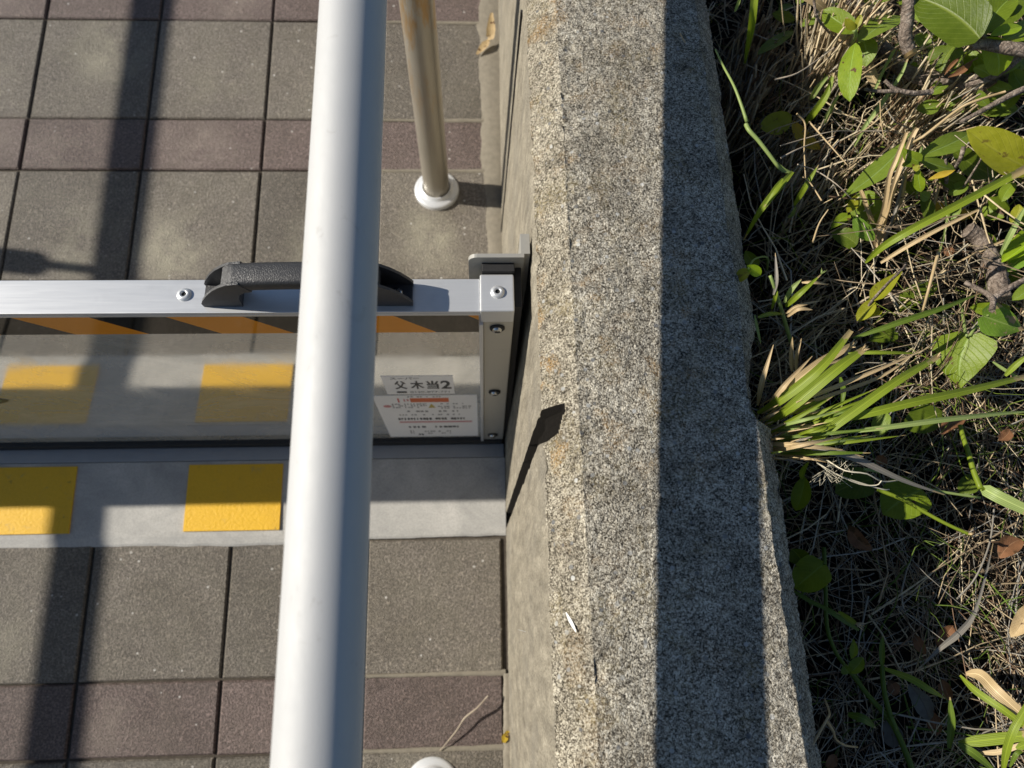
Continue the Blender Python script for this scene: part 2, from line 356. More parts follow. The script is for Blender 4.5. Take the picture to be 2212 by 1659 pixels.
MT['leaf'] = mat_leaf('glossy_leaf', (0.150, 0.215, 0.011), (0.21, 0.285, 0.02), (0.25, 0.36, 0.07), 0.05)
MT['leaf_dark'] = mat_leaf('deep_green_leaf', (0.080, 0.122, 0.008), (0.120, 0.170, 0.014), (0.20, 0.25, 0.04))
MT['leaf_soft'] = mat_leaf('soft_green_leaf', (0.155, 0.225, 0.024), (0.22, 0.30, 0.038), (0.25, 0.36, 0.12))
MT['leaf_young'] = mat_leaf('young_leaf', (0.23, 0.36, 0.012), (0.33, 0.46, 0.02), (0.38, 0.52, 0.06))
MT['leaf_bright'] = mat_leaf('bright_leaf', (0.19, 0.28, 0.012), (0.27, 0.36, 0.02), (0.30, 0.44, 0.10), 0.15)
MT['leaf_turning'] = mat_leaf('yellowing_leaf', (0.24, 0.25, 0.012), (0.34, 0.34, 0.03), (0.30, 0.30, 0.04), 0.2, dark=(0.16, 0.13, 0.02))
MT['leaf_yellow'] = mat_leaf('yellow_leaf', (0.48, 0.33, 0.03), (0.58, 0.42, 0.05), (0.5, 0.38, 0.08), 0.3)
MT['leaf_spot'] = mat_leaf('spotted_leaf', (0.13, 0.24, 0.025), (0.19, 0.31, 0.04), (0.33, 0.44, 0.12), 0.55, dark=(0.40, 0.30, 0.16))
MT['dead_brown'] = mat_leaf('dead_brown_leaf', (0.16, 0.075, 0.035), (0.26, 0.12, 0.055), (0.3, 0.17, 0.09), 0.3, 0.12, 0.65)
MT['dead_tan'] = mat_leaf('dead_tan_leaf', (0.40, 0.29, 0.15), (0.54, 0.40, 0.22), (0.5, 0.38, 0.22), 0.3, 0.15, 0.65)
MT['dead_grey'] = mat_leaf('dead_grey_leaf', (0.13, 0.12, 0.10), (0.19, 0.18, 0.155), (0.11, 0.1, 0.085), 0.2, 0.1, 0.7)
MT['blade'] = mat_blade('green_grass_blade', (0.18, 0.25, 0.016), (0.26, 0.33, 0.03))
MT['blade_pale'] = mat_blade('pale_grass_blade', (0.26, 0.36, 0.10), (0.37, 0.44, 0.16))
MT['blade_dry'] = mat_blade('dry_grass_blade', (0.42, 0.30, 0.15), (0.60, 0.46, 0.27), 0.15)
MT['blade_grey'] = mat_blade('grey_dry_blade', (0.20, 0.18, 0.15), (0.29, 0.265, 0.225), 0.15)
MT['blade_deep'] = mat_blade('deep_green_blade', (0.10, 0.16, 0.016), (0.15, 0.22, 0.03))
MT['dry_stalk'] = plain('dull_dry_stalk', (0.30, 0.25, 0.19), 0.8, 0, 0.3, 200); MT['straw'] = mat_straw('dry_straw'); MT['fibre'] = plain('bleached_fibre', (0.55, 0.50, 0.38), 0.6)

# ------------------------------------------------------------------ object helpers
def link(o, parent=None):
    COL.objects.link(o)
    if parent is not None: o.parent = parent
    return o
def tag(o, label=None, cat=None, group=None, kind=None):
    if label: o['label'] = label
    if cat: o['category'] = cat
    if group: o['group'] = group
    if kind: o['kind'] = kind
    return o
def thing(name, label, cat, loc=(0, 0, 0), group=None):
    o = bpy.data.objects.new(name, None); o.empty_display_size = 0.02; o.location = loc
    COL.objects.link(o); tag(o, label, cat, group)
    return o
def put(o, parent):
    """parent a mesh built in world coordinates to a thing standing at its base"""
    COL.objects.link(o)
    if parent is not None:
        o.parent = parent
        off = Vector(parent.location)
        p = parent.parent
        while p is not None: off += Vector(p.location); p = p.parent
        o.location = -off
    return o
def mesh_obj(name, verts, faces, mats, parent=None, smooth=False, midx=None, uv=None):
    me = bpy.data.meshes.new(name); me.from_pydata([tuple(v) for v in verts], [], faces)
    for m in (mats if isinstance(mats, (list, tuple)) else [mats]): me.materials.append(m)
    if midx is not None: me.polygons.foreach_set('material_index', midx)
    if smooth: me.polygons.foreach_set('use_smooth', [True] * len(me.polygons))
    if uv is not None:
        l = me.uv_layers.new(name='UVMap'); li = np.empty(len(me.loops), dtype=np.int32); me.loops.foreach_get('vertex_index', li)
        l.data.foreach_set('uv', np.asarray(uv, dtype=np.float32)[li].ravel())
    me.update()
    return put(bpy.data.objects.new(name, me), parent)
def bm_obj(name, bm, mats, parent=None, smooth=False):
    me = bpy.data.meshes.new(name); bm.normal_update(); bm.to_mesh(me); bm.free()
    for m in (mats if isinstance(mats, (list, tuple)) else [mats]): me.materials.append(m)
    if smooth: me.polygons.foreach_set('use_smooth', [True] * len(me.polygons))
    return put(bpy.data.objects.new(name, me), parent)
def add_box(bm, x0, x1, y0, y1, z0, z1, bev=0.0, seg=2, mi=0):
    r = bmesh.ops.create_cube(bm, size=1.0)
    vs = r['verts']
    for v in vs:
        v.co = Vector(((x0 + x1) / 2 + v.co.x * (x1 - x0), (y0 + y1) / 2 + v.co.y * (y1 - y0), (z0 + z1) / 2 + v.co.z * (z1 - z0)))
    fs = set(f for v in vs for f in v.link_faces)
    for f in fs: f.material_index = mi
    if bev:
        es = list(set(e for v in vs for e in v.link_edges))
        bmesh.ops.bevel(bm, geom=es, offset=bev, segments=seg, affect='EDGES', profile=0.6)
def box(name, dims, mat, parent=None, bev=0.0, seg=2):
    bm = bmesh.new(); add_box(bm, *dims, bev=bev, seg=seg); return bm_obj(name, bm, mat, parent)
def lathe(bm, prof, c, axis='z', seg=32, mi=0):
    rings = []
    for r, h in prof:
        ring = []
        for k in range(seg):
            a = 2 * math.pi * k / seg
            p = (r * math.cos(a), r * math.sin(a), h)
            if axis == 'y': p = (p[0], -h, p[1])
            ring.append(bm.verts.new((c[0] + p[0], c[1] + p[1], c[2] + p[2])))
        rings.append(ring)
    for a, b in zip(rings, rings[1:]):
        for k in range(seg):
            f = bm.faces.new((a[k], a[(k + 1) % seg], b[(k + 1) % seg], b[k])); f.material_index = mi; f.smooth = True
    f = bm.faces.new(rings[-1]); f.material_index = mi
    return rings
def tube(bm, pts, rad, seg=10, mi=0, caps=True, jitter=0.0):
    pts = [Vector(p) for p in pts]; rings = []
    n = len(pts); rads = rad if isinstance(rad, (list, tuple)) else [rad] * n
    ref = Vector((0.31, 0.17, 0.93)).normalized()
    for i, p in enumerate(pts):
        d = (pts[min(i + 1, n - 1)] - pts[max(i - 1, 0)]).normalized()
        u = d.cross(ref)
        if u.length < 0.05: u = d.cross(Vector((1, 0, 0)))
        u.normalize(); w = d.cross(u)
        ring = []
        for k in range(seg):
            a = 2 * math.pi * k / seg; rr = rads[i] * (1 + jitter * (random.random() - 0.5))
            ring.append(bm.verts.new(p + (u * math.cos(a) + w * math.sin(a)) * rr))
        rings.append(ring)
    for a, b in zip(rings, rings[1:]):
        for k in range(seg):
            f = bm.faces.new((a[k], a[(k + 1) % seg], b[(k + 1) % seg], b[k])); f.smooth = True; f.material_index = mi
    if caps:
        for ring in (rings[0], rings[-1]):
            f = bm.faces.new(ring); f.material_index = mi
    return rings
def smooth_pts(pts, n=12):
    """Catmull-Rom through pts"""
    P = [Vector(p) for p in pts]
    if len(P) == 2: return [P[0].lerp(P[1], i / n) for i in range(n + 1)]
    P = [P[0] * 2 - P[1]] + P + [P[-1] * 2 - P[-2]]
    out = []; m = len(P) - 3; per = max(2, n // m)
    for i in range(m):
        a, b, c, d = P[i:i + 4]
        for k in range(per):
            t = k / per
            out.append(0.5 * ((2 * b) + (c - a) * t + (2 * a - 5 * b + 4 * c - d) * t * t + (3 * b - 3 * c + d - a) * t ** 3))
    out.append(P[-2]); return out

def vnoise(p, scale, seed=0):
    q = np.asarray(p) * scale + seed * 17.31
    i = np.floor(q).astype(np.int64); f = q - i; f = f * f * (3 - 2 * f)
    def h(ix, iy, iz):
        n = (ix * 73856093) ^ (iy * 19349663) ^ (iz * 83492791) ^ (seed * 2654435761)
        n = (n ^ (n >> 13)) * 1274126177; n = n & 0x7fffffff
        return ((n ^ (n >> 16)) & 0xffff) / 65535.0
    r = 0
    for dx in (0, 1):
        for dy in (0, 1):
            for dz in (0, 1):
                w = (f[..., 0] if dx else 1 - f[..., 0]) * (f[..., 1] if dy else 1 - f[..., 1]) * (f[..., 2] if dz else 1 - f[..., 2])
                r = r + w * h(i[..., 0] + dx, i[..., 1] + dy, i[..., 2] + dz)
    return r - 0.5
def fbm(p, scale, octv=4, seed=0, gain=0.5):
    r = 0; a = 1.0
    for k in range(octv):
        r = r + a * vnoise(p, scale * 2 ** k, seed + k); a *= gain
    return r

SLOPE = 0.083
def rz(y): return SLOPE * y
TILT = math.atan(SLOPE)

# ------------------------------------------------------------------ ground, ramp
tag(mesh_obj('ground', [(-60, -60, -0.35), (60, -60, -0.35), (60, 60, -0.35), (-60, 60, -0.35)], [(0, 1, 2, 3)], MT['field']), kind='structure')

YA, YB = -0.95, 2.3
bm = bmesh.new()
vs = [bm.verts.new(p) for p in [(-1.95, YA, rz(YA) - 0.0048), (0.20, YA, rz(YA) - 0.0048), (0.20, YB, rz(YB) - 0.0048), (-1.95, YB, rz(YB) - 0.0048),
                                (-1.95, YA, -0.4), (0.20, YA, -0.4), (0.20, YB, -0.4), (-1.95, YB, -0.4)]]
for f in ((0, 1, 2, 3), (0, 4, 5, 1), (1, 5, 6, 2), (2, 6, 7, 3), (3, 7, 4, 0)): bm.faces.new([vs[i] for i in f])
path = bm_obj('sloping_path', bm, MT['sand']); tag(path, kind='structure')

def paver_mesh(name, w, l, mat):
    bm = bmesh.new(); g = 0.0020; b = 0.0022; h = 0.045
    x, y = w / 2 - g, l / 2 - .0011
    lo = [bm.verts.new((sx * x, sy * y, -h)) for sx, sy in ((-1, -1), (1, -1), (1, 1), (-1, 1))]
    md = [bm.verts.new((sx * x, sy * y, -b)) for sx, sy in ((-1, -1), (1, -1), (1, 1), (-1, 1))]
    hi = [bm.verts.new((sx * (x - b), sy * (y - b), 0)) for sx, sy in ((-1, -1), (1, -1), (1, 1), (-1, 1))]
    for a, c in ((lo, md), (md, hi)):
        for k in range(4): bm.faces.new((a[k], a[(k + 1) % 4], c[(k + 1) % 4], c[k]))
    bm.faces.new(hi)
    me = bpy.data.meshes.new(name); bm.normal_update(); bm.to_mesh(me); bm.free(); me.materials.append(mat); return me
PX = 0.1985
xjoints = [-0.1705 - PX * k for k in range(-1, 9)]
rows = []
# before the barrier, going down the ramp
y = 0.1445
for kind, l in (('grey', .1885), ('red', .097), ('grey', .200), ('red', .098), ('grey', .2), ('red', .098), ('grey', .2)):
    rows.append((y - l, y, kind)); y -= l
# beyond the barrier, going up
y = 0.36
for kind, l in (('red', .098), ('grey', .2005), ('red', .098)): pass
y = 1.0565
ups = [(0.854, 1.0565, 'grey'), (0.7555, 0.854, 'red'), (0.555, 0.7555, 'grey'), (0.457, 0.555, 'red'), (0.2575, 0.457, 'grey'), (1.0565, 1.155, 'red')]
y = 1.155
while y < 2.1:
    ups.append((y, y + .2, 'grey')); ups.append((y + .2, y + .298, 'red')); y += .298
rows += ups
cache = {}
for (y0, y1, kind) in rows:
    for k in range(len(xjoints) - 1):
        x1, x0 = xjoints[k], xjoints[k + 1]
        key = (kind, round(y1 - y0, 3))
        if key not in cache: cache[key] = paver_mesh('paver', PX, y1 - y0, MT[kind + '_paver'])
        o = bpy.data.objects.new('paver', cache[key]); COL.objects.link(o); o.parent = path
        yc = (y0 + y1) / 2
        o.location = ((x0 + x1) / 2 + random.uniform(-.0006, .0006), yc + random.uniform(-.0005, .0005), rz(yc) + random.uniform(-.0012, .0008))
        o.rotation_euler = (TILT + random.uniform(-.004, .004), random.uniform(-.004, .004), random.uniform(-.003, .003))

def fillet(name, spine, mat, parent, n=90, h=0.003, seed=1):
    """thin irregular smear of mortar; spine gives (x, y, half-widths left and right) along its length"""
    vs = []; fs = []
    S = np.array(spine); tt = np.linspace(0, len(S) - 1, n)
    for i, t in enumerate(tt):
        a = int(min(t, len(S) - 2)); q = S[a] + (S[a + 1] - S[a]) * (t - a)
        x, y, l, r, ax = q
        w1 = l * (1 + 0.4 * fbm(np.array([[i * .21, seed, 0.3]]), 1.0, 3, seed)[0]); w2 = r * (1 + 0.4 * fbm(np.array([[i * .21, seed + 9, 0.3]]), 1.0, 3, seed + 5)[0])
        dx, dy = (1, 0) if ax < 0.5 else (0, 1)
        for s, hh in ((-w1, -0.0005), (-w1 * 0.6, h * .8), (0, h), (w2 * .6, h * .8), (w2, -0.0005)):
            vs.append((x + dx * s, y + dy * s, rz(y + dy * s) + hh))
    for i in range(n - 1):
        for j in range(4):
            a = i * 5 + j; fs.append((a, a + 1, a + 6, a + 5) if ax < 0.5 else (a, a + 5, a + 6, a + 1))
    return mesh_obj(name, vs, fs, mat, parent, smooth=True)
fillet('mortar_fillet', [(0.030, .34, .010, .02, 0), (0.028, .55, .014, .02, 0), (0.026, .75, .022, .02, 0), (.022, .95, .020, .03, 0), (.018, 1.2, .022, .03, 0), (.016, 2.2, .02, .03, 0)], MT['mortar'], path, 160)
fillet('mortar_fillet', [(0.030, -.045, .003, .02, 0), (0.032, -.14, .008, .02, 0), (0.031, -.3, .008, .02, 0), (.03, -.9, .008, .02, 0)], MT['mortar'], path, 100, seed=4)
for (yy, a, b) in ((0.7555, -0.168, 0.03), (0.854, -.168, .02), (-.044, -.168, .03), (-.141, -.168, .03), (1.0565, -.168, .02)):
    fillet('mortar_fillet', [(a, yy, .0025, .0028, 1), (b, yy, .004, .004, 1)], MT['mortar'], path, 40, h=.0012, seed=int(abs(yy) * 100))

# ------------------------------------------------------------------ threshold sill
sill = thing('threshold_sill', 'flat grey cement threshold strip with yellow tape squares in front of flood barrier', 'threshold', (-0.8, 0.21, rz(.21)))
vs = []; fs = []
NX = 260
for i in range(NX):
    x = -1.95 + i * (0.034 + 1.95) / (NX - 1)
    e = 0.1425 + 0.006 * fbm(np.array([[x * 14, 3.3, .5]]), 1.0, 4, 3)[0] + (0.006 if x > -.2 else 0)
    for (yy, hh) in ((e - .003, -.0012), (e, .0005), (e + .010, .0020), (0.262, .004), (0.2625, .004), (0.2625, .001)):
        vs.append((x, yy, rz(yy) + hh))
for i in range(NX - 1):
    for j in range(5):
        a = i * 6 + j; fs.append((a, a + 6, a + 7, a + 1))
mesh_obj('cement_strip', vs, fs, MT['sill'], sill)
box('steel_edge', (-1.95, 0.033, 0.2635, 0.284, rz(.27) - .02, rz(.273) + .0044), MT['edge'], sill, 0.0012)
def ramp_quad(name, x0, x1, y0, y1, h, th, mat, parent):
    vs = []
    for hh in (h - th, h):
        for (x, yy) in ((x0, y0), (x1, y0), (x1, y1), (x0, y1)): vs.append((x, yy, rz(yy) + hh))
    return mesh_obj(name, vs, [(4, 5, 6, 7), (0, 1, 5, 4), (1, 2, 6, 5), (2, 3, 7, 6), (3, 0, 4, 7)], mat, parent)
for k in range(5):
    xr = -0.3000 - 0.3025 * k
    ramp_quad('yellow_square', xr - 0.139, xr, 0.1600, 0.2575, 0.0052, 0.003, MT['yellow'], sill)

# ------------------------------------------------------------------ concrete wall
HW = 0.556
def wall_profile(seg):
    """points (x, z, material) across the wall for the upper or lower cast"""
    xi, xo = (0.2178, 0.2402) if seg else (0.2195, 0.2408)
    P = []
    def run(a, b, n, m, last=False):
        for k in range(n + (1 if last else 0)):
            t = k / n; P.append((a[0] + (b[0] - a[0]) * t, a[1] + (b[1] - a[1]) * t, m))
    run((0.0315, -0.10), (0.0485, 0.528), 96, 1)
    run((0.0485, 0.528), (0.0762, HW), 26, 0)
    run((0.0762, HW), (xi, HW), 96, 0)
    run((xi, HW), (xo, 0.531), 22, 0)
    run((xo, 0.531), (xo + .006, 0.30), 30, 0, True)
    return np.array(P)
ys = np.concatenate([np.linspace(-0.95, -0.17, 24, endpoint=False), np.arange(-0.17, 0.70, 0.0015), np.linspace(0.70, 2.3, 40)])
JY0, JY1 = 0.1575, 0.1785
pa, pb = wall_profile(1), wall_profile(0)
NU = len(pa)
up_seg = ys > 0.168
P = np.zeros((len(ys), NU, 3)); N = np.zeros_like(P)
for i, yv in enumerate(ys):
    pr = pa if up_seg[i] else pb
    P[i, :, 0] = pr[:, 0]; P[i, :, 1] = yv; P[i, :, 2] = pr[:, 1]
for i, yv in enumerate(ys):
    if 0.160 < yv < 0.25:
        k_ = 0.0125 * min(1, max(0, (0.25 - yv) / 0.045)) * (1 if yv > 0.168 else max(0, (yv - 0.160) / 0.008))
        m_ = np.clip((np.arange(NU) - 216) / 12.0, 0, 1)
        P[i, :, 0] -= k_ * m_
tx = np.gradient(P[..., 0], axis=1); tz = np.gradient(P[..., 2], axis=1); ln = np.sqrt(tx ** 2 + tz ** 2)
N[..., 0] = -tz / ln; N[..., 2] = tx / ln
flat = P.reshape(-1, 3)
uidx = np.arange(NU)
ero = np.exp(-((uidx - 122) / 9.0) ** 2) + np.exp(-((uidx - 96) / 7.0) ** 2) + 0.8 * np.exp(-((uidx - 218) / 7.0) ** 2) + np.exp(-((uidx - 240) / 7.0) ** 2)
d = 0.0010 * fbm(flat, 55, 4, 2).reshape(len(ys), NU) + 0.0011 * fbm(flat, 330, 2, 8).reshape(len(ys), NU)
chip = fbm(flat * np.array([1, 1, 1]), 70, 4, 21).reshape(len(ys), NU)
d -= ero[None, :] * (0.0012 + np.where(uidx > 190, 0.0052, 0.0080)[None, :] * np.clip(chip - 0.02, 0, 1))
pit = np.clip(fbm(flat, 150, 2, 33).reshape(len(ys), NU) - 0.50, 0, 1)
d -= pit * 0.016
facepart = (uidx < 94)
d[:, facepart] *= 0.45
P += N * d[..., None]
# the vertical joint cut into the path side of the wall
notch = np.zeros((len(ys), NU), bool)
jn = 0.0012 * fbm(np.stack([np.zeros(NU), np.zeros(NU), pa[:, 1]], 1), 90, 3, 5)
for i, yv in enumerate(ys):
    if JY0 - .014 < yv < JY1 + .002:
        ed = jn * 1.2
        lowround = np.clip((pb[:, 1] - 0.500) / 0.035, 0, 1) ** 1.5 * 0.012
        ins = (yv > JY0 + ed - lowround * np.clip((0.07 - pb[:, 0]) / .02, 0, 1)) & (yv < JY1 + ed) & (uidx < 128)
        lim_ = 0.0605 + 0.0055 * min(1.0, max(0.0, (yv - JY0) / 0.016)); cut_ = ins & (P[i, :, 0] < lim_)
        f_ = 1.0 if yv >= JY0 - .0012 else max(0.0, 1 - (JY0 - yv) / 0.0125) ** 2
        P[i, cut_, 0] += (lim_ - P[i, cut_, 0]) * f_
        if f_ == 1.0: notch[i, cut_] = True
faces = []; mi = []
nY = len(ys)
a = np.arange(nY - 1)[:, None] * NU + np.arange(NU - 1)[None, :]
F4 = np.stack([a, a + NU, a + NU + 1, a + 1], -1).reshape(-1, 4)
me = bpy.data.meshes.new('wall_body')
me.vertices.add(nY * NU); me.vertices.foreach_set('co', P.reshape(-1).astype(np.float32))
me.loops.add(F4.size); me.loops.foreach_set('vertex_index', F4.ravel().astype(np.int32))
me.polygons.add(len(F4)); me.polygons.foreach_set('loop_start', np.arange(0, F4.size, 4, dtype=np.int32))
me.materials.append(MT['concrete']); me.materials.append(MT['face']); me.materials.append(MT['shade_dirt'])
me.polygons.foreach_set('material_index', np.where((notch[:-1, :-1] | notch[1:, :-1] | notch[:-1, 1:] | notch[1:, 1:]) & (np.arange(NU - 1)[None, :] < 124), 2, np.tile(pa[:-1, 2].astype(np.int32), (nY - 1, 1))).ravel().astype(np.int32))  # groove faces coloured near-black: shade of the upper block's end, plus dirt
me.polygons.foreach_set('use_smooth', [True] * len(F4))
me.update(calc_edges=True); me.validate()
wall = thing('concrete_wall', 'low weathered concrete retaining wall with chamfered edges beside the planting bed', 'wall', (0.13, 0.3, 0))
put(bpy.data.objects.new('wall_body', me), wall)
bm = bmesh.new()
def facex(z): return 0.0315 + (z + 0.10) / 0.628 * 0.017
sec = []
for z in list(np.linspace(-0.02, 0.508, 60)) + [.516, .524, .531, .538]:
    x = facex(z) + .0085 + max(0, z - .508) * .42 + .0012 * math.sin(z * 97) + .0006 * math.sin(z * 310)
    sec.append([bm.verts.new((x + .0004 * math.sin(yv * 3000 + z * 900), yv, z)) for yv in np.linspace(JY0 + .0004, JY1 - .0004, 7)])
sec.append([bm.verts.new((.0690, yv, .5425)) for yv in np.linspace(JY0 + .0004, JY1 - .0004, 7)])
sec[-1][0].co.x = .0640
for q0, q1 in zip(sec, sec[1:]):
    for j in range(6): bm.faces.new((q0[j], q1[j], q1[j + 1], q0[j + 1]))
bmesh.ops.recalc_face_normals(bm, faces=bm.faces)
bm_obj('joint_shade_strip', bm, MT['shade_dirt'], wall)  # dark strip added inside the joint, carrying its shade and dirt as colour
bm = bmesh.new()
add_box(bm, 0.0330, 0.0395, 0.640, 0.644, 0.05, 0.50)
o = bm_obj('caulk_line', bm, MT['rubber'], wall)
for v in o.data.vertices: v.co.x += (v.co.z) * 0.0265 - 0.0005
def scuff(pts, w):
    vs = []; fs = []
    for k, p in enumerate(pts):
        ww = w * (1 - abs(k / (len(pts) - 1) * 2 - 1) ** 2) + .0003
        p = Vector(p); vs += [(p.x - ww, p.y, p.z + .0010 - ww * .8), (p.x + ww, p.y, p.z + .0010 + ww * .8)]
    for k in range(len(pts) - 1): fs.append((2 * k, 2 * k + 1, 2 * k + 3, 2 * k + 2))
    mesh_obj('white_scuff', vs, fs, MT['chalk'], wall)
def chamfer_pt(px, py):
    z = .54
    for _ in range(12): z = .528 + (at(px, py, z).x - .0485) / .0277 * .028
    return at(px, py, z)
scuff([chamfer_pt(1222 + 22 * t, 1322 + 44 * t) for t in np.linspace(0, 1, 8)], .0010)
scuff([at(1118 + 17 * t, 1360 + 5 * t, .36) + Vector((0.0005, 0, 0)) for t in np.linspace(0, 1, 5)], .0006)

# ------------------------------------------------------------------ handrails
RAIL_X, RAIL_Z, RR = -0.081, 0.711, 0.02135
def handrail(x, dx_post, label, posts, rs=SLOPE):
    t = thing('handrail', label, 'handrail', (x, 0, 0), 'handrails along the ramp')
    bm = bmesh.new()
    n = 60; y0, y1 = -0.85, 2.1
    tube(bm, [(x, y0 + (y1 - y0) * k / n, RAIL_Z + rs * (y0 + (y1 - y0) * k / n)) for k in range(n + 1)], RR, 48)
    bm_obj('rail', bm, MT['rail'], t)
    for yp in posts:
        xp = x + dx_post; zt = RAIL_Z + rs * yp
        bm = bmesh.new()
        z0 = rz(yp) - .01
        lathe(bm, [(RR, z0), (RR, zt - .085), (RR * .97, zt - .080), (RR * .55, zt - .074), (0.0085, zt - .070), (0.0085, zt - RR * .8)], (xp, yp, 0), seg=36)
        po = bm_obj('post', bm, MT['post'], t)
        bm = bmesh.new()
        zb = rz(yp)
        lathe(bm, [(.0375, zb - .004), (.0375, zb + .003), (.0365, zb + .0052), (.0335, zb + .0064), (.0290, zb + .0070), (.0262, zb + .0085), (.0250, zb + .0125), (.0232, zb + .0135), (.0225, zb + .011), (.0216, zb + .010)], (xp, yp, 0), seg=44)
        f = [f for f in bm.faces if len(f.verts) > 4]
        bmesh.ops.delete(bm, geom=f, context='FACES')
        bm_obj('base_flange', bm, MT['cap'], t)
    return t
handrail(RAIL_X, 0.008, 'silver tube handrail above the wall side of the ramp, nearest to the viewer', (-0.1865, 0.718, 1.614), 0.067)
handrail(-0.604 - 1.55 * RAIL_Z, 0.0, 'handrail on far side of the path, known only by its long shadow', (-0.19, 0.708, 1.604))

# ------------------------------------------------------------------ flood barrier
YF = 0.287
fb = thing('flood_barrier', 'removable aluminium flood barrier panel with black handle and orange hazard stripes across path', 'flood barrier', (-0.85, YF, rz(YF)))
XL, XR = -1.72, 0.031
box('polished_sheet', (XL + .02, -0.0005, YF + .004, YF + .024, 0.043, 0.488), MT['panel'], fb)
box('bottom_seal', (XL, XR - .001, YF - .003, YF + .028, 0.0246, 0.0432), MT['rubber'], fb, 0.002)
bm = bmesh.new()
add_box(bm, XL, -0.0012, YF, YF + .034, 0.4885, 0.492, 0.0008)
add_box(bm, XL, -0.0012, YF + .0315, YF + .034, 0.455, 0.4883, 0.0005)
add_box(bm, XL, -0.0012, YF, YF + .0025, 0.4835, 0.4883, 0.0005)
rail_o = bm_obj('top_rail', bm, MT['alu'], fb)
bm = bmesh.new()
add_box(bm, -0.0010, XR, YF - .001, YF + .0375, 0.470, 0.4948, 0.0018, 3)
bm_obj('end_cap', bm, MT['alu'], fb)
def end_frame(xa, xb):
    bm = bmesh.new()
    add_box(bm, xa + .0025, xb, YF - .0005, YF + .034, 0.044, 0.4698, 0.0012)
    o = bm_obj('end_frame', bm, MT['frame'], fb)
    box('frame_lip', (xa - .0015, xa + .0024, YF - .0035, YF + .004, 0.0455, 0.4695), MT['alu'], fb, 0.0005)
end_frame(-0.0005, XR); end_frame(XL, XL + .0315)
box('end_seal', (XR + .0004, XR + .0075, YF + .006, YF + .05, 0.03, 0.489), MT['rubber'], fb, 0.001)
def rivet(x, y, z):
    bm = bmesh.new()
    lathe(bm, [(.0066, z - .0005), (.0066, z + .0008), (.0058, z + .0020), (.0040, z + .0027), (.0027, z + .0027), (.0022, z + .0012)], (x, y, 0), seg=24)
    bmesh.ops.delete(bm, geom=[f for f in bm.faces if len(f.verts) > 4], context='FACES')
    lathe(bm, [(.0022, z + .0004), (.0022, z + .0010)], (x, y, 0), seg=16, mi=1)
    bm_obj('rivet', bm, [MT['alu'], MT['rubber']], fb)
rivet(-0.2725, .3055, .492); rivet(0.0155, .3055, .4948)
for xx in (-0.60, -1.1, -1.60): rivet(xx, .3055, .492)
for zz in (0.457, 0.266, 0.0715):
    bm = bmesh.new(); yc = YF - .0005
    lathe(bm, [(.0074, -.0005), (.0074, .0016), (.0064, .0024), (.0050, .0024)], (0.0155, yc, zz), 'y', 28)
    lathe(bm, [(.0050, .0023), (.0046, .0042), (.0030, .0050)], (0.0155, yc, zz), 'y', 24, mi=1)
    add_box(bm, 0.0155 - .0026, 0.0155 + .0026, yc - .0056, yc - .0049, zz - .0006, zz + .0006, mi=0)
    bm_obj('bolt', bm, [MT['rubber'], MT['steel']], fb)
# hazard stripes: alternate orange and black slanting pieces of tape
ZT0, ZT1, PER, SL = 0.4375, 0.4832, 0.1405, 0.0450
k = 0; xt = -0.0192
pieces = []
xs_ = xt
for n in range(26):
    col = 'black' if n % 2 else 'orange'
    x0 = -0.0192 + 0.07025 * (-n); x1 = x0 + 0.07025
    q = [(x0 + SL, ZT0), (x1 + SL, ZT0), (x1, ZT1), (x0, ZT1)]
    # clip to the sheet
    lim = -0.0024; qq = []
    for i in range(4):
        (ax, az), (bx, bz) = q[i], q[(i + 1) % 4]
        if ax <= lim: qq.append((ax, az))
        if (ax <= lim) != (bx <= lim):
            t = (lim - ax) / (bx - ax); qq.append((lim, az + (bz - az) * t))
    if len(qq) < 3 or min(p[0] for p in qq) < XL + .03: continue
    m = len(qq)
    vs = [(x, YF + .0034, z) for x, z in qq] + [(x, YF + .0039, z) for x, z in qq]
    fs = [tuple(range(m))] + [(i, i + m, (i + 1) % m + m, (i + 1) % m) for i in range(m)]
    mesh_obj('hazard_stripe', vs, fs, MT[col], fb)

# handle
hd_x0, hd_x1, hy0, hy1, hz = -0.2535, -0.0625, 0.2930, 0.3160, 0.4922
bm = bmesh.new()
def plate(pts, y0, y1):
    a = [bm.verts.new((x, y0, z)) for x, z in pts]; b = [bm.verts.new((x, y1, z)) for x, z in pts]
    n = len(pts); bm.faces.new(a); bm.faces.new(b[::-1])
    for i in range(n): bm.faces.new((a[i], b[i], b[(i + 1) % n], a[(i + 1) % n]))
for s, xe in ((1, hd_x0), (-1, hd_x1)):
    X = lambda v: xe + s * v
    side = [(X(0.0005), hz), (X(0), hz + .006), (X(.0035), hz + .0125), (X(.010), hz + .0220), (X(.018), hz + .0310), (X(.026), hz + .0375), (X(.033), hz + .0412), (X(.044), hz + .0432), (X(.052), hz + .0290), (X(.044), hz + .0268), (X(.039), hz + .0225), (X(.0365), hz + .015), (X(.0355), hz)]
    plate(side, hy0, hy0 + .0028); plate(side, hy1 - .0028, hy1)
    plate([(X(.001), hz), (X(.001), hz + .004), (X(.033), hz + .004), (X(.033), hz)], hy0 + .0029, hy1 - .0029)
    plate([(X(.0325), hz), (X(.0270), hz + .028), (X(.0275), hz + .0375), (X(.034), hz + .0412), (X(.044), hz + .0428), (X(.0515), hz + .0292), (X(.0435), hz + .0268), (X(.0385), hz + .0225), (X(.0362), hz + .015), (X(.0353), hz)], hy0 + .0029, hy1 - .0029)
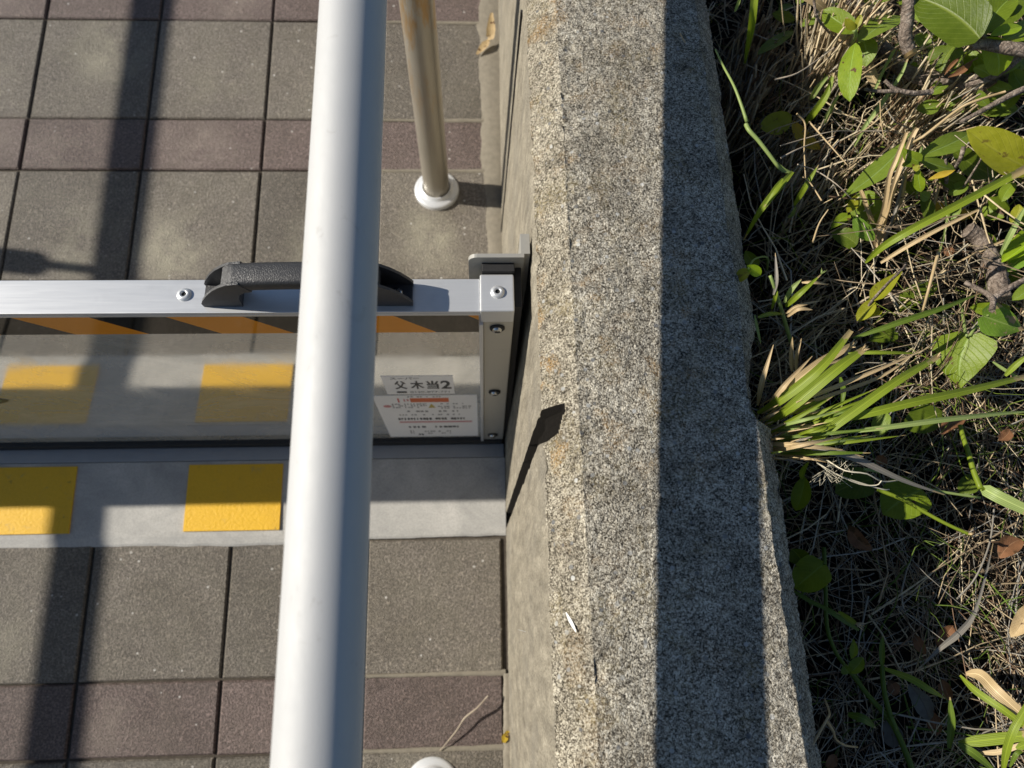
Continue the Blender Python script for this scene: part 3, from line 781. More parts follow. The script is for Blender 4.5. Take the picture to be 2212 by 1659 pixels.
# grip: rounded bar bowed slightly upward
NG = 26
ring0 = []
prev = None
for i in range(NG + 1):
    t = i / NG; x = hd_x0 + .034 + t * (hd_x1 - hd_x0 - .068)
    zc = hz + .0350 + 0.0028 * math.sin(math.pi * t); hh = .0082; ww = (hy1 - hy0) / 2 - .0002; yc = (hy0 + hy1) / 2
    ring = []
    for kk in range(20):
        a_ = 2 * math.pi * kk / 20; ca, sa = math.cos(a_), math.sin(a_)
        ring.append(bm.verts.new((x, yc + ww * math.copysign(abs(ca) ** .45, ca), zc + hh * math.copysign(abs(sa) ** .55, sa))))
    if prev:
        for kk in range(20):
            f = bm.faces.new((prev[kk], prev[(kk + 1) % 20], ring[(kk + 1) % 20], ring[kk])); f.smooth = True
    else: bm.faces.new(ring)
    prev = ring
bm.faces.new(prev)
bmesh.ops.recalc_face_normals(bm, faces=bm.faces)
handle = bm_obj('handle', bm, MT['plastic'], fb)
for xx in (hd_x0 + .015, hd_x1 - .015):
    bm = bmesh.new(); yc = (hy0 + hy1) / 2; zz = hz + .0041
    lathe(bm, [(.0052, zz - .0005), (.0052, zz + .0010), (.0042, zz + .0020), (.0025, zz + .0026)], (xx, yc, 0), seg=24)
    for (a_, b_) in ((.0030, .0007), (.0007, .0030)):
        add_box(bm, xx - a_, xx + a_, yc - b_, yc + b_, zz + .0018, zz + .0027 + .00004 * (a_ > b_), mi=1)
    so = bm_obj('screw', bm, [MT['steel'], MT['rubber']], None)
    so.parent = handle

# stickers
def slab(name, x0, x1, z0, z1, y, mat, parent, th=0.0003):
    bm = bmesh.new(); add_box(bm, x0, x1, y, y + th, z0, z1); o = bm_obj(name, bm, mat, None); 
    if parent is not None: put_child(o, parent)
    return o
def put_child(o, parent):
    o.parent = parent
    if parent.parent is not None or parent.type == 'EMPTY':
        p = parent; off = Vector((0, 0, 0))
        while p is not None: off += Vector(p.location); p = p.parent
        o.location = -off
def lettering(s, x, z, hgt, width, y, mat, parent, name='lettering', bold=0.0):
    cu = bpy.data.curves.new('lettering', 'FONT'); cu.body = s; cu.size = 1.0; cu.offset = bold; cu.align_x = 'LEFT'
    tmp = bpy.data.objects.new('lettering', cu); COL.objects.link(tmp)
    dg = bpy.context.evaluated_depsgraph_get(); me = bpy.data.meshes.new_from_object(tmp.evaluated_get(dg))
    bpy.data.objects.remove(tmp); bpy.data.curves.remove(cu)
    if len(me.vertices) == 0: return None
    co = np.array([v.co for v in me.vertices]); mn, mx = co.min(0), co.max(0)
    for v, c in zip(me.vertices, co):
        v.co = (x + (c[0] - mn[0]) / (mx[0] - mn[0]) * width, y, z + (c[1] - mn[1]) / (mx[1] - mn[1]) * hgt)
    me.materials.clear(); me.materials.append(mat)
    o = bpy.data.objects.new(name, me); COL.objects.link(o); put_child(o, parent); return o
YS = YF + .0036
st = slab('sticker', -0.1172, -0.0338, 0.2475, 0.3118, YS, MT['white_film'], fb)
tag(st, 'small white sticker with large black lettering')
yk = YS - .0002
lettering('スーパー', -0.1075, 0.3005, .0075, .034, yk, MT['ink'], st)
for ch, x0, w in (('父', -.1050, .0150), ('木', -.0860, .0165), ('当', -.0665, .0150), ('2', -.0495, .0125)):
    lettering(ch, x0, 0.2665, .0290, w, yk, MT['ink'], st, bold=0.028)
slab('print_mark', -0.1045, -0.0925, 0.2525, 0.2585, yk - .0001, MT['ink'], st, .0001)
lettering('0120-877-771', -0.0880, 0.2522, .0062, .0480, yk, MT['ink'], st)
st2 = slab('sticker', -0.1372, -0.0063, 0.0500, 0.2410, YS, MT['white_film'], fb)
tag(st2, 'larger white sticker with red heading bar and rows of tiny print')
slab('heading_bar', -0.0915, -0.0425, 0.2150, 0.2310, yk, MT['orange_red'], st2, .0002)
slab('print_mark', -0.1075, -0.1055, 0.2150, 0.2310, yk, MT['red'], st2, .0002)
bm = bmesh.new()
def dashes(x0, x1, z, h, fill=0.75, mi=0, step=.0032):
    x = x0
    while x < x1:
        w = step * random.uniform(.5, 1.1)
        if random.random() < fill: add_box(bm, x, min(x + w, x1), yk, yk + .0002, z - h / 2 * random.uniform(.6, 1), z + h / 2, mi=mi)
        x += step * 1.25
dashes(-.094, -.049, .2365, .004, .8, 0)
dashes(-.104, -.092, .2225, .010, .8, 1)
dashes(-.117, -.072, .207, .004, .9); dashes(-.117, -.072, .200, .004, .85); dashes(-.117, -.078, .193, .004, .7)
dashes(-.058, -.020, .207, .004, .8); dashes(-.058, -.014, .196, .004, .9); dashes(-.058, -.016, .189, .004, .8)
dashes(-.100, -.032, .1755, .007, .6, 0, .0048); dashes(-.112, -.020, .160, .005, .5)
dashes(-.1155, -.022, .141, .010, .92, 2, .0034)
dashes(-.105, -.034, .101, .009, .65, 2, .0050)
dashes(-.105, -.100, .075, .02, .9, 0); dashes(-.084, -.046, .078, .006, .6); dashes(-.084, -.046, .068, .005, .5); dashes(-.094, -.087, .062, .008, 1, 2)
bm_obj('tiny_print', bm, [MT['pale_ink'], MT['pink'], MT['ink']], None)
tp = [o for o in COL.objects if o.name.startswith('tiny_print')][-1]; put_child(tp, st2); tag(tp, kind='stuff')
slab('underline', -.1155, -.0140, .1235, .1295, yk, MT['pink'], st2, .0002)
bm = bmesh.new(); lathe(bm, [(.0052, .0001), (.0052, .0003)], (-.1235, YS, .199), 'y', 24); o = bm_obj('round_symbol', bm, MT['pink'], None); put_child(o, st2)
o = mesh_obj('warning_triangle', [(-.0705, yk, .191), (-.0610, yk, .191), (-.06575, yk, .2085), (-.0705, yk + .0002, .191), (-.0610, yk + .0002, .191), (-.06575, yk + .0002, .2085)], [(0, 1, 2), (0, 3, 4, 1), (1, 4, 5, 2), (2, 5, 3, 0)], MT['warn'], None); put_child(o, st2)
# tip of a green printed mark at the picture's left edge
def almond(k, yv, mat):
    n = 28; cx, cz = -0.640, 0.2385; pts = []
    for i in range(n):
        a_ = 2 * math.pi * i / n; ca, sa = math.cos(a_), math.sin(a_)
        pts.append((cx + .060 * k[0] * ca, cz + .026 * k[1] * sa * (abs(sa) ** .25) * (1 - .35 * ca)))
    vs = [(x, yv, z) for x, z in pts] + [(x, yv + .0002, z) for x, z in pts]
    return mesh_obj('printed_mark', vs, [tuple(range(n))[::-1]] + [(i, (i + 1) % n, (i + 1) % n + n, i + n) for i in range(n)], mat, fb)
almond((1, 1), YS, MT['olive'])
o = almond((.86, .70), YS - .0003, MT['lime'])

# guide bracket on the wall behind the barrier's end
gb = thing('guide_bracket', 'angled steel guide bracket with black pad on wall behind barrier end', 'bracket', (0.02, .33, rz(.33)))
bm = bmesh.new()
r = .008; zt = .5085
prof = [(-0.0115, .03), (0.0405, .03), (0.0405, zt), (-0.0115 + r, zt)] + [(-0.0115 + r - r * math.sin(a_), zt - r + r * math.cos(a_)) for a_ in np.linspace(0.3, math.pi / 2, 5)]
fa = [bm.verts.new((x, .3345, z)) for x, z in prof]; fbk = [bm.verts.new((x, .3385, z)) for x, z in prof]
n = len(prof); bm.faces.new(fa); bm.faces.new(fbk[::-1])
for i in range(n): bm.faces.new((fa[i], fbk[i], fbk[(i + 1) % n], fa[(i + 1) % n]))
add_box(bm, 0.0372, 0.0462, .3386, .360, .03, zt - .0005, .0004)
bmesh.ops.recalc_face_normals(bm, faces=bm.faces)
bm_obj('steel_angle', bm, MT['galv'], gb)
box('rubber_pad', (0.001, 0.0318, .3255, .3343, .03, .4985), MT['rubber'], gb, .0008)

# litter on the pavers
def strip(name, pts, ws, mat, parent=None, fold=0.25, up=Vector((0, 0, 1)), n=14, twist=0.0, across=3):
    """a leaf-like ribbon along pts with half widths ws; real folded blade"""
    C = smooth_pts(pts, n); m = len(C); vs = []; uv = []; fs = []
    for i, p in enumerate(C):
        t = i / (m - 1); d_ = (C[min(i + 1, m - 1)] - C[max(i - 1, 0)]).normalized()
        s_ = d_.cross(up)
        if s_.length < 1e-3: s_ = d_.cross(Vector((1, 0, 0)))
        s_.normalize(); nn = s_.cross(d_)
        if twist:
            q = Matrix.Rotation(twist * t, 3, d_); s_ = q @ s_; nn = q @ nn
        w = float(np.interp(t, np.linspace(0, 1, len(ws)), ws))
        for j in range(across):
            v = j / (across - 1) * 2 - 1
            vs.append(p + s_ * (v * w) + nn * (fold * abs(v) * w)); uv.append((t, (v + 1) / 2))
    for i in range(m - 1):
        for j in range(across - 1):
            a_ = i * across + j; fs.append((a_, a_ + 1, a_ + across + 1, a_ + across))
    return mesh_obj(name, vs, fs, mat, parent, smooth=True, uv=uv)
def RP(px, py, h):
    p = at(px, py, 0.0)
    for _ in range(6): p = at(px, py, rz(p.y) + h)
    return p
o = strip('dead_leaf', [RP(1062, 28, .030), RP(1060, 75, .022), RP(1056, 88, .012), RP(1045, 102, .008), RP(1030, 118, .004)], [.002, .008, .007, .003, .007, .006, .002], MT['dead_tan'], None, .5, n=18)
tag(o, 'curled tan dead leaf lying on pavers against the wall near the top', 'dead leaf')
bm = bmesh.new()
tube(bm, smooth_pts([RP(1054, 1503, .016), RP(1030, 1530, .018), RP(1003, 1552, .014), RP(985, 1580, .010), RP(950, 1622, .003)], 14), [.0012] * 4 + [.0016] * 3 + [.0011] * 4 + [.0007] * 10, 7)
tag(bm_obj('dry_twig', bm, MT['dry_stalk']), 'pale bent dry stalk lying on the reddish paver at the bottom', 'twig')
o = strip('dead_leaf', [RP(1098, 1578, .012), RP(1091, 1592, .006), RP(1088, 1604, .003)], [.002, .005, .002], MT['leaf_yellow'], None, .5)
tag(o, 'tiny orange leaf scrap at the foot of wall near bottom', 'dead leaf')
#VEG

# ------------------------------------------------------------------ planting bed
def soil_z(x, y):
    x = np.asarray(x, float); y = np.asarray(y, float)
    s = np.clip((y - 0.10) / 0.30, 0, 1); s = s * s * (3 - 2 * s)
    q = np.clip((x - 0.26) / 0.16, 0, 1)
    z = 0.398 + 0.045 * s * q
    p = np.stack([x, y, np.zeros_like(x)], -1)
    return z + 0.022 * fbm(p, 14, 3, 3) + 0.010 * fbm(p, 60, 3, 9)
gx = np.concatenate([np.arange(0.236, 0.95, 0.007), np.linspace(0.95, 2.4, 20)])
gy = np.concatenate([np.linspace(-0.95, -0.3, 14, endpoint=False), np.arange(-0.3, 1.0, 0.007), np.linspace(1.0, 2.3, 18)])
GX, GY = np.meshgrid(gx, gy)
GZ = soil_z(GX, GY)
nv = GX.size
vs = np.stack([GX, GY, GZ], -1).reshape(-1, 3).tolist()
ncx = len(gx); fs = []
for j in range(len(gy) - 1):
    for i in range(ncx - 1):
        a_ = j * ncx + i; fs.append((a_, a_ + 1, a_ + ncx + 1, a_ + ncx))
# skirts down to the ground
edge = [j * ncx + ncx - 1 for j in range(len(gy))]
for e0, e1 in zip(edge, edge[1:]):
    b0 = len(vs); vs += [[vs[e0][0] + .4, vs[e0][1], -.35], [vs[e1][0] + .4, vs[e1][1], -.35]]; fs.append((e0, b0, b0 + 1, e1))
tag(mesh_obj('planting_bed_soil', vs, fs, MT['soil'], smooth=True), kind='structure')

CAMP = Vector((0, 0, CAM_Z)); FWD = Vector(tuple(-v for v in back))
def px2m(p): return (Vector(p) - CAMP).dot(FWD) / F
def cropper(ox, oy, s): return lambda x, y, z: at(ox + x / s, oy + y / s, z)
A = cropper(1840.5, 0, 5.953); B = cropper(1840.5, 276.5, 5.953); D = cropper(1520.8, 0, 5.953); E_ = cropper(1840.5, 553, 5.953)
c5 = cropper(1469, 0, 2.977); c6 = cropper(1469, 553, 2.977); c7 = cropper(1469, 1106, 2.977); Hc = cropper(1840.5, 1296, 4.57)
SCALE = {A: 5.953, B: 5.953, D: 5.953, E_: 5.953, c5: 2.977, c6: 2.977, c7: 2.977, Hc: 4.57}

SHAPES = {
    'oval': ([0, .08, .25, .45, .65, .82, .94, 1], [.06, .42, .82, 1.0, .95, .70, .36, .02]),
    'round': ([0, .05, .18, .40, .62, .82, .94, 1], [.20, .66, .95, 1.0, .92, .66, .34, .02]),
    'lance': ([0, .08, .25, .42, .6, .8, .93, 1], [.10, .34, .78, 1.0, .92, .56, .22, .01]),
    'heart': ([0, .04, .12, .28, .5, .72, .90, 1], [.30, .78, 1.0, .98, .80, .50, .18, .01]),
}
def leaf(parent, fr, b, t, hw, mat, z0, z1, shape='oval', fold=.22, curl=.10, tilt=0.0, wave=.05, name='leaf', seed=None, label=None):
    """one folded, veined leaf blade from its stalk b to its tip t; hw its half width in the same crop pixels"""
    rs = random.Random(seed if seed is not None else int(b[0] * 7 + b[1] * 13 + t[0]))
    p0, p1 = fr(b[0], b[1], z0), fr(t[0], t[1], z1)
    L = (p1 - p0).length; w = hw / SCALE[fr] * px2m((p0 + p1) / 2)
    ax = (p1 - p0).normalized()
    view = (CAMP - (p0 + p1) / 2).normalized()
    nn = (Vector((0, 0, 1)) * .55 + view * .35 + Vector((rs.uniform(-.75, -.15), rs.uniform(-.2, .2), 0)))
    nn = (nn - ax * nn.dot(ax)).normalized()
    if tilt: nn = Matrix.Rotation(tilt, 3, ax) @ nn
    sd = ax.cross(nn)
    nu, na = 12, 9; vs = []; uv = []; fs = []
    ph = rs.uniform(0, 6.3)
    bend = rs.uniform(-.10, .10) * L
    for i in range(nu + 1):
        u = i / nu; wu = float(np.interp(u, *SHAPES[shape])) * w
        for j in range(na):
            v = j / (na - 1) * 2 - 1
            dz = fold * abs(v) ** 1.3 * wu - curl * L * (u - .45) ** 2 * 1.6 + wave * w * math.sin(ph + u * 9 + (2.0 if v > 0 else 0)) * abs(v) ** 2
            uu = u
            if shape == 'heart' and u < .14: uu = u - .10 * abs(v) ** .7 * (1 - u / .14)
            vs.append(p0 + ax * (uu * L) + sd * (v * wu + bend * 4 * u * (1 - u)) + nn * dz); uv.append((u, (v + 1) / 2))
    for i in range(nu):
        for j in range(na - 1):
            a_ = i * na + j; fs.append((a_, a_ + 1, a_ + na + 1, a_ + na))
    o = mesh_obj(name, vs, fs, MT[mat], parent, smooth=True, uv=uv)
    if label: o['label'] = label
    return o
def stem(parent, pts, r0, r1, mat, name='stem', seg=8, n=14, jitter=0.0):
    P_ = smooth_pts(pts, n); bm = bmesh.new()
    tube(bm, P_, [r0 + (r1 - r0) * i / (len(P_) - 1) for i in range(len(P_))], seg, jitter=jitter)
    return bm_obj(name, bm, mat if not isinstance(mat, str) else MT[mat], parent, smooth=False)
def blade(parent, pts, hw, mat, name='blade', fr=None, fold=.35, twist=0.0, taper=(.45, .8, 1, 1, .85, .55, .12), n=18):
    """grass blade along (x, y, z) crop points; hw half width in crop pixels"""
    P_ = [fr(*p) for p in pts]
    w = hw / SCALE[fr] * px2m(P_[len(P_) // 2]) * (.86 if hw > 18 else 1)
    view = (CAMP - P_[len(P_) // 2]).normalized()
    return strip(name, P_, [w * k for k in taper], MT[mat], parent, fold, up=view, n=n, twist=twist, across=5)
def torn(parent, fr, p, d, mat='blade_dry', k=5, ln=70, z=.55, w=6):
    """frayed end fibres of a cut blade"""
    for i in range(k):
        a_ = random.uniform(-.5, .5); dx = d[0] * math.cos(a_) - d[1] * math.sin(a_); dy = d[0] * math.sin(a_) + d[1] * math.cos(a_)
        l = ln * random.uniform(.5, 1)
        blade(parent, [(p[0], p[1], z), (p[0] + dx * l * .5, p[1] + dy * l * .5, z + .003), (p[0] + dx * l, p[1] + dy * l, z + random.uniform(-.004, .006))], w * random.uniform(.4, 1), mat, 'torn_fibre', fr, n=6)

# ---- shrub at the upper right
sh = thing('broadleaf_shrub', 'leafy shrub with glossy oval leaves and thick pruned grey branches at upper right', 'shrub', (0.52, .62, .45))
stem(sh, [c5(2350, 500, .55), c5(2212, 525, .54), c5(1950, 540, .525), c5(1700, 530, .515), c5(1500, 480, .505), c5(1400, 420, .50), c5(1300, 300, .48)], .0098, .0072, 'bark', 'branch', 14, 42, .16)
stem(sh, [c5(1475, -40, .60), c5(1462, 120, .585), c5(1448, 230, .575), c5(1475, 335, .565)], .0058, .0062, 'bark', 'branch', 12, 18, .10)
bm = bmesh.new(); pc = c5(1478, 340, .5655)
tube(bm, [pc, pc + Vector((.0012, -.0028, -.0006))], [.0062, .0055], 14); bm_obj('cut_end', bm, MT['cutwood'], sh)
stem(sh, [c5(2330, 345, .60), c5(2212, 325, .60), c5(2080, 305, .598), c5(1960, 285, .594), c5(1870, 292, .59)], .0066, .0045, 'bark', 'branch', 12, 20, .12)
stem(sh, [c5(2300, 300, .59), c5(2190, 360, .582), c5(2100, 440, .572), c5(1990, 505, .560), c5(1860, 545, .548)], .0036, .0026, 'bark', 'twig', 8, 16, .1)
stem(sh, [c5(2300, 540, .575), c5(2150, 600, .570), c5(2000, 680, .562), c5(1890, 740, .556), c5(1800, 785, .55)], .0034, .0017, 'bark', 'twig', 8, 16, .1)
stem(sh, [c5(1620, 590, .55), c5(1500, 600, .55), c5(1380, 572, .55), c5(1315, 518, .552)], .0028, .0018, 'bark', 'twig', 8, 14, .1)
stem(sh, [c5(1400, 585, .55), c5(1290, 588, .548), c5(1185, 574, .546)], .0021, .0014, 'bark', 'twig', 8, 10, .1)
stem(sh, [c5(1090, 0, .55), c5(1180, 55, .545), c5(1290, 95, .54)], .005, .0045, 'bark', 'branch', 10, 10, .15)
stem(sh, [A(1690, 440, .598), A(1720, 520, .595), A(1760, 600, .594)], .0016, .0022, 'bark', 'twig', 8, 6)
L1 = [
 ((1640, 480), (830, -60), 330, 'leaf_dark', .612, .600, 'round', .16),
 ((1725, 420), (2120, -90), 170, 'leaf', .604, .608, 'oval', .25),
 ((1790, 445), (2190, 320), 92, 'leaf_young', .606, .606, 'oval', .25),
 ((1745, 480), (1880, 985), 172, 'leaf_bright', .600, .575, 'oval', .2),
 ((1950, 500), (2420, 230), 150, 'leaf_soft', .592, .590, 'oval', .2),
 ((1600, 330), (1480, -120), 150, 'leaf_soft', .585, .58, 'oval', .2),
 ((900, 280), (800, -60), 110, 'leaf_soft', .565, .56, 'oval', .2),
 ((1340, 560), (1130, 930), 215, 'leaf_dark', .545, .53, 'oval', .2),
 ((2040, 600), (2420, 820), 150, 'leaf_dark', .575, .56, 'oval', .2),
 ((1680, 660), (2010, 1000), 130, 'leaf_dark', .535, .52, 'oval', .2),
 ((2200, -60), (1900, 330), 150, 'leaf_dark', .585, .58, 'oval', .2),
 ((2140, 1400), (1490, 1375), 135, 'leaf_soft', .515, .505, 'oval', .2),
 ((300, 40), (-20, -60), 60, 'leaf_soft', .54, .54, 'oval', .2),
 ((520, -30), (160, 30), 60, 'leaf_soft', .56, .55, 'oval', .2)]
for b, t, w, m, z0, z1, s, f in L1: leaf(sh, A, b, t, w, m, z0, z1, s, f)
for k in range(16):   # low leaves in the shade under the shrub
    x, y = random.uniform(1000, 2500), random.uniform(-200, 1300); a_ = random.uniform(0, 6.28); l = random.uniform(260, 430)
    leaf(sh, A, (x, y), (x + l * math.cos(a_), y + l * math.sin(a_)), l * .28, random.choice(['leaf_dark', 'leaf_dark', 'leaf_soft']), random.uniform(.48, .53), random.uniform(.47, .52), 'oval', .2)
for x, y, ang, l, m, z in [(1050, 150, 3.6, 300, 'leaf_soft', .548), (1480, 640, 1.2, 330, 'leaf', .535), (1650, 900, .5, 340, 'leaf', .528), (2050, 380, .9, 340, 'leaf', .57), (2150, 760, 2.5, 330, 'leaf_soft', .55), (1250, 1050, 2.6, 300, 'leaf_soft', .520),
                         (900, 980, 3.5, 300, 'leaf', .510), (1750, 1250, .3, 330, 'leaf', .520), (2150, 1150, 2.2, 320, 'leaf_soft', .53), (1150, 1320, 2.9, 330, 'leaf_soft', .510), (1850, 1120, 5.6, 260, 'leaf_young', .53), (620, 60, 5.2, 280, 'leaf', .545), (2150, 20, 2.8, 380, 'leaf', .59), (1300, -40, 1.9, 330, 'leaf', .575), (1000, 620, 3.9, 260, 'leaf_soft', .52)]:
    leaf(sh, A, (x, y), (x + l * math.cos(ang), y + l * math.sin(ang)), l * .30, m, z, z - .006, 'oval', .2)
for x, y, ang, l, m, z in [(1500, 700, 2.6, 300, 'leaf_soft', .505), (1750, 900, .6, 330, 'leaf', .50), (1350, 950, 2.0, 260, 'leaf_soft', .49), (2100, 700, 2.2, 300, 'leaf', .515), (1650, 1350, .9, 280, 'leaf_soft', .485), (1950, 1150, 3.6, 300, 'leaf', .495), (2150, 980, 2.0, 260, 'leaf_turning', .505)]:
    leaf(sh, B, (x, y), (x + l * math.cos(ang), y + l * math.sin(ang)), l * .28, m, z, z - .008, 'oval', .2)
for k in range(12):
    x, y = random.uniform(1500, 2350), random.uniform(-100, 1200); a_ = random.uniform(0, 6.28); l = random.uniform(240, 380)
    leaf(sh, A, (x, y), (x + l * math.cos(a_), y + l * math.sin(a_)), l * .28, random.choice(['leaf', 'leaf_soft', 'leaf']), random.uniform(.525, .56), random.uniform(.52, .555), 'oval', .2)
leaf(sh, A, (1240, 990), (1570, 750), 42, 'dead_brown', .552, .56, 'lance', .5, label='reddish brown dead leaf caught on the branch')
leaf(sh, A, (1190, 960), (1420, 720), 26, 'dead_brown', .553, .56, 'lance', .7, label='narrow reddish dead leaf caught on the branch')

# ---- bright weed left of the shrub
wd = thing('broadleaf_weed', 'bright green weed with hanging oval leaf and yellow-green young leaves near top', 'weed', (.43, .60, .45))
stem(wd, [D(1900, 900, .47), D(1880, 620, .52), D(1950, 470, .556), D(1930, 380, .566)], .0016, .0020, 'blade_pale', 'stem')
for b, t, w, m, z0, z1 in [((1940, 540), (1862, 1290), 150, 'leaf_bright', .566, .552), ((1975, 400), (1535, 110), 150, 'leaf', .560, .556), ((1990, 520), (2560, 170), 165, 'leaf_soft', .553, .553),
                          ((2030, 480), (2080, 850), 150, 'leaf_soft', .540, .532), ((1950, 380), (1815, 240), 55, 'leaf_turning', .572, .578), ((1950, 370), (2015, 185), 42, 'leaf_turning', .572, .580)]:
    leaf(wd, D, b, t, w, m, z0, z1, 'oval', .18)
# leaves low among the straw
lw = thing('shade_weed', 'dull green low leaves half hidden among straw stubble beside wall', 'weed', (.36, .62, .42))
for b, t, w, m, z0, z1 in [((690, 690), (1150, 370), 110, 'leaf_dark', .500, .505), ((880, 170), (1170, 260), 70, 'leaf_dark', .50, .50), ((1280, 330), (1560, 120), 95, 'leaf_soft', .51, .51), ((1560, 260), (1240, 330), 55, 'leaf_soft', .515, .51),
                          ((1130, 1480), (720, 1640), 150, 'leaf_turning', .486, .480), ((1200, 60), (1330, -80), 60, 'leaf_soft', .52, .52), ((960, 120), (1150, 60), 50, 'leaf_dark', .50, .50), ((1500, 110), (1780, 60), 70, 'leaf_soft', .52, .52)]:
    leaf(lw, D, b, t, w, m, z0, z1, 'oval', .18)
leaf(lw, c5, (722, 775), (905, 960), 42, 'leaf_yellow', .490, .482, 'oval', .35, label='yellow leaf')
# ---- weed with lance leaf and opposite small leaves
ow = thing('creeping_weed', 'green creeping weed with pointed opposite leaves right of the long lance leaf', 'weed', (.47, .42, .45))
stem(ow, [B(830, 900, .49), B(850, 640, .51), B(860, 400, .525), B(900, 250, .52)], .0012, .0014, 'blade_pale', 'stem')
for b, t, w, m, z0, z1, sp in [((870, 350), (1600, 10), 140, 'leaf_soft', .532, .530, 'lance'), ((860, 395), (1340, 540), 90, 'leaf_soft', .530, .522, 'oval'), ((855, 430), (635, 250), 95, 'leaf', .536, .54, 'heart'),
                               ((840, 440), (645, 480), 62, 'leaf', .534, .535, 'oval'), ((850, 545), (885, 830), 75, 'leaf_bright', .530, .515, 'oval'), ((820, 560), (850, 470), 45, 'leaf_turning', .536, .54, 'oval'),
                               ((1100, 600), (1520, 770), 110, 'leaf_dark', .505, .50, 'oval'), ((900, 880), (980, 1200), 80, 'leaf_dark', .49, .48, 'oval'), ((1300, 280), (1880, 620), 170, 'leaf_dark', .505, .495, 'oval'),
                               ((880, 830), (1010, 900), 70, 'leaf_soft', .505, .50, 'oval'), ((700, 690), (830, 860), 70, 'leaf_dark', .495, .49, 'oval'), ((1900, 700), (1760, 1100), 90, 'leaf_dark', .48, .475, 'oval')]:
    leaf(ow, B, b, t, w, m, z0, z1, sp, .2)
ln_ = thing('lance_leaf_plant', 'single long lance-shaped green leaf lying across the dry stems', 'weed', (.43, .42, .45))
leaf(ln_, B, (690, 160), (-150, 880), 150, 'leaf_soft', .528, .512, 'lance', .12, .06)
stem(ln_, [B(660, 190, .527), B(760, 60, .505), B(800, -40, .48)], .0010, .0013, 'blade_pale', 'stem')
bw = thing('mottled_weed', 'low mottled weed with blunt veined leaves beneath the lance-shaped leaf', 'weed', (.42, .34, .44))
for b, t, w, m, z0, z1, sp in [((60, 850), (360, 1290), 190, 'leaf_soft', .488, .478, 'round'), ((20, 1140), (290, 1450), 95, 'leaf_spot', .50, .492, 'oval'), ((60, 1500), (-260, 1340), 120, 'leaf_dark', .48, .475, 'round'), ((-60, 1120), (-280, 1300), 80, 'leaf', .485, .482, 'heart'),
                               ((60, 860), (-60, 1080), 70, 'leaf_turning', .494, .49, 'oval')]:
    leaf(bw, B, b, t, w, m, z0, z1, sp, .15)
yl = thing('yellowing_plant', 'large yellow-green mottled leaves at right edge below the shrub', 'weed', (.60, .42, .46))
stem(yl, [B(2500, 500, .53), B(2350, 460, .54), B(2250, 480, .545)], .0015, .0012, 'blade_pale', 'stem')
leaf(yl, B, (2420, 560), (1510, 5), 270, 'leaf_turning', .545, .556, 'oval', .25)
leaf(yl, B, (2420, 1300), (1930, 1700), 150, 'leaf_young', .50, .495, 'round', .5)
leaf(yl, B, (2420, 1150), (2110, 1240), 90, 'leaf_young', .49, .49, 'oval', .3)
leaf(yl, E_, (2330, -40), (2000, 190), 120, 'leaf_spot', .50, .49, 'round', .2)
leaf(yl, E_, (2150, 210), (1960, 350), 110, 'leaf_dark', .47, .465, 'oval', .2)
leaf(yl, E_, (2330, 330), (2060, 560), 90, 'leaf_soft', .505, .50, 'oval', .3)
o = leaf(None, B, (985, 655), (1330, 530), 48, 'leaf_yellow', .538, .546, 'lance', .5, name='fallen_leaf'); tag(o, 'curled golden yellow leaf resting on the creeping weed', 'dead leaf')
o = leaf(None, B, (1000, 960), (1590, 1120), 95, 'leaf_yellow', .468, .470, 'oval', .3, name='fallen_leaf'); tag(o, 'torn spotted yellow leaf lying beneath the long green blade', 'dead leaf')

# ---- heart-leaved vine
hv = thing('heart_leaf_vine', 'vine with broad heart-shaped leaves, upper one holed and spotted, at right', 'vine', (.54, .22, .42))
leaf(hv, E_, (1700, 770), (2230, 945), 215, 'leaf_spot', .512, .505, 'heart', .08, .06, wave=.08, seed=3, label='heart-shaped leaf with brown holes')
leaf(hv, E_, (2050, 720), (1530, 650), 100, 'leaf', .510, .506, 'round', .2, wave=.1)
leaf(hv, E_, (1500, 1040), (1400, 1700), 360, 'leaf', .488, .470, 'heart', .12, .06, wave=.04, seed=5)
stem(hv, [E_(1740, 760, .512), E_(1600, 900, .49), E_(1480, 1040, .489), E_(1430, 800, .47), E_(1390, 560, .45)], .0012, .0016, 'blade_pale', 'stem')
leaf(hv, E_, (860, 480), (600, 720), 150, 'leaf_dark', .455, .45, 'heart', .15); leaf(hv, E_, (1110, 360), (640, 480), 110, 'leaf_dark', .465, .46, 'oval', .25)
leaf(hv, E_, (545, 970), (200, 1090), 120, 'leaf_dark', .46, .455, 'heart', .2)
yv = thing('yellow_leaf_vine', 'thin vine with three small yellow-green leaves over dark soil', 'vine', (.39, .25, .42))
leaf(yv, E_, (290, 530), (655, 180), 105, 'leaf_turning', .520, .524, 'heart', .35, seed=11); leaf(yv, E_, (285, 555), (60, 830), 95, 'leaf_turning', .518, .508, 'oval', .4, seed=12); leaf(yv, E_, (350, 700), (80, 850), 75, 'leaf_turning', .514, .508, 'heart', .3, seed=13)
stem(yv, [E_(20, 900, .49), E_(170, 700, .510), E_(290, 535, .52), E_(480, 330, .522), E_(660, 160, .52), E_(690, 90, .50)], .0012, .0012, 'bark', 'stem')
wv = thing('wall_edge_seedling', 'small pale green seedling leaves leaning on the wall chamfer', 'weed', (.255, .30, .46))
leaf(wv, c6, (450, 85), (372, 165), 40, 'leaf_turning', .556, .548, 'oval', .3); leaf(wv, c6, (430, 62), (520, 125), 36, 'leaf_young', .558, .552, 'oval', .5); leaf(wv, c6, (420, -30), (510, 60), 40, 'leaf_dark', .53, .52, 'oval', .2)
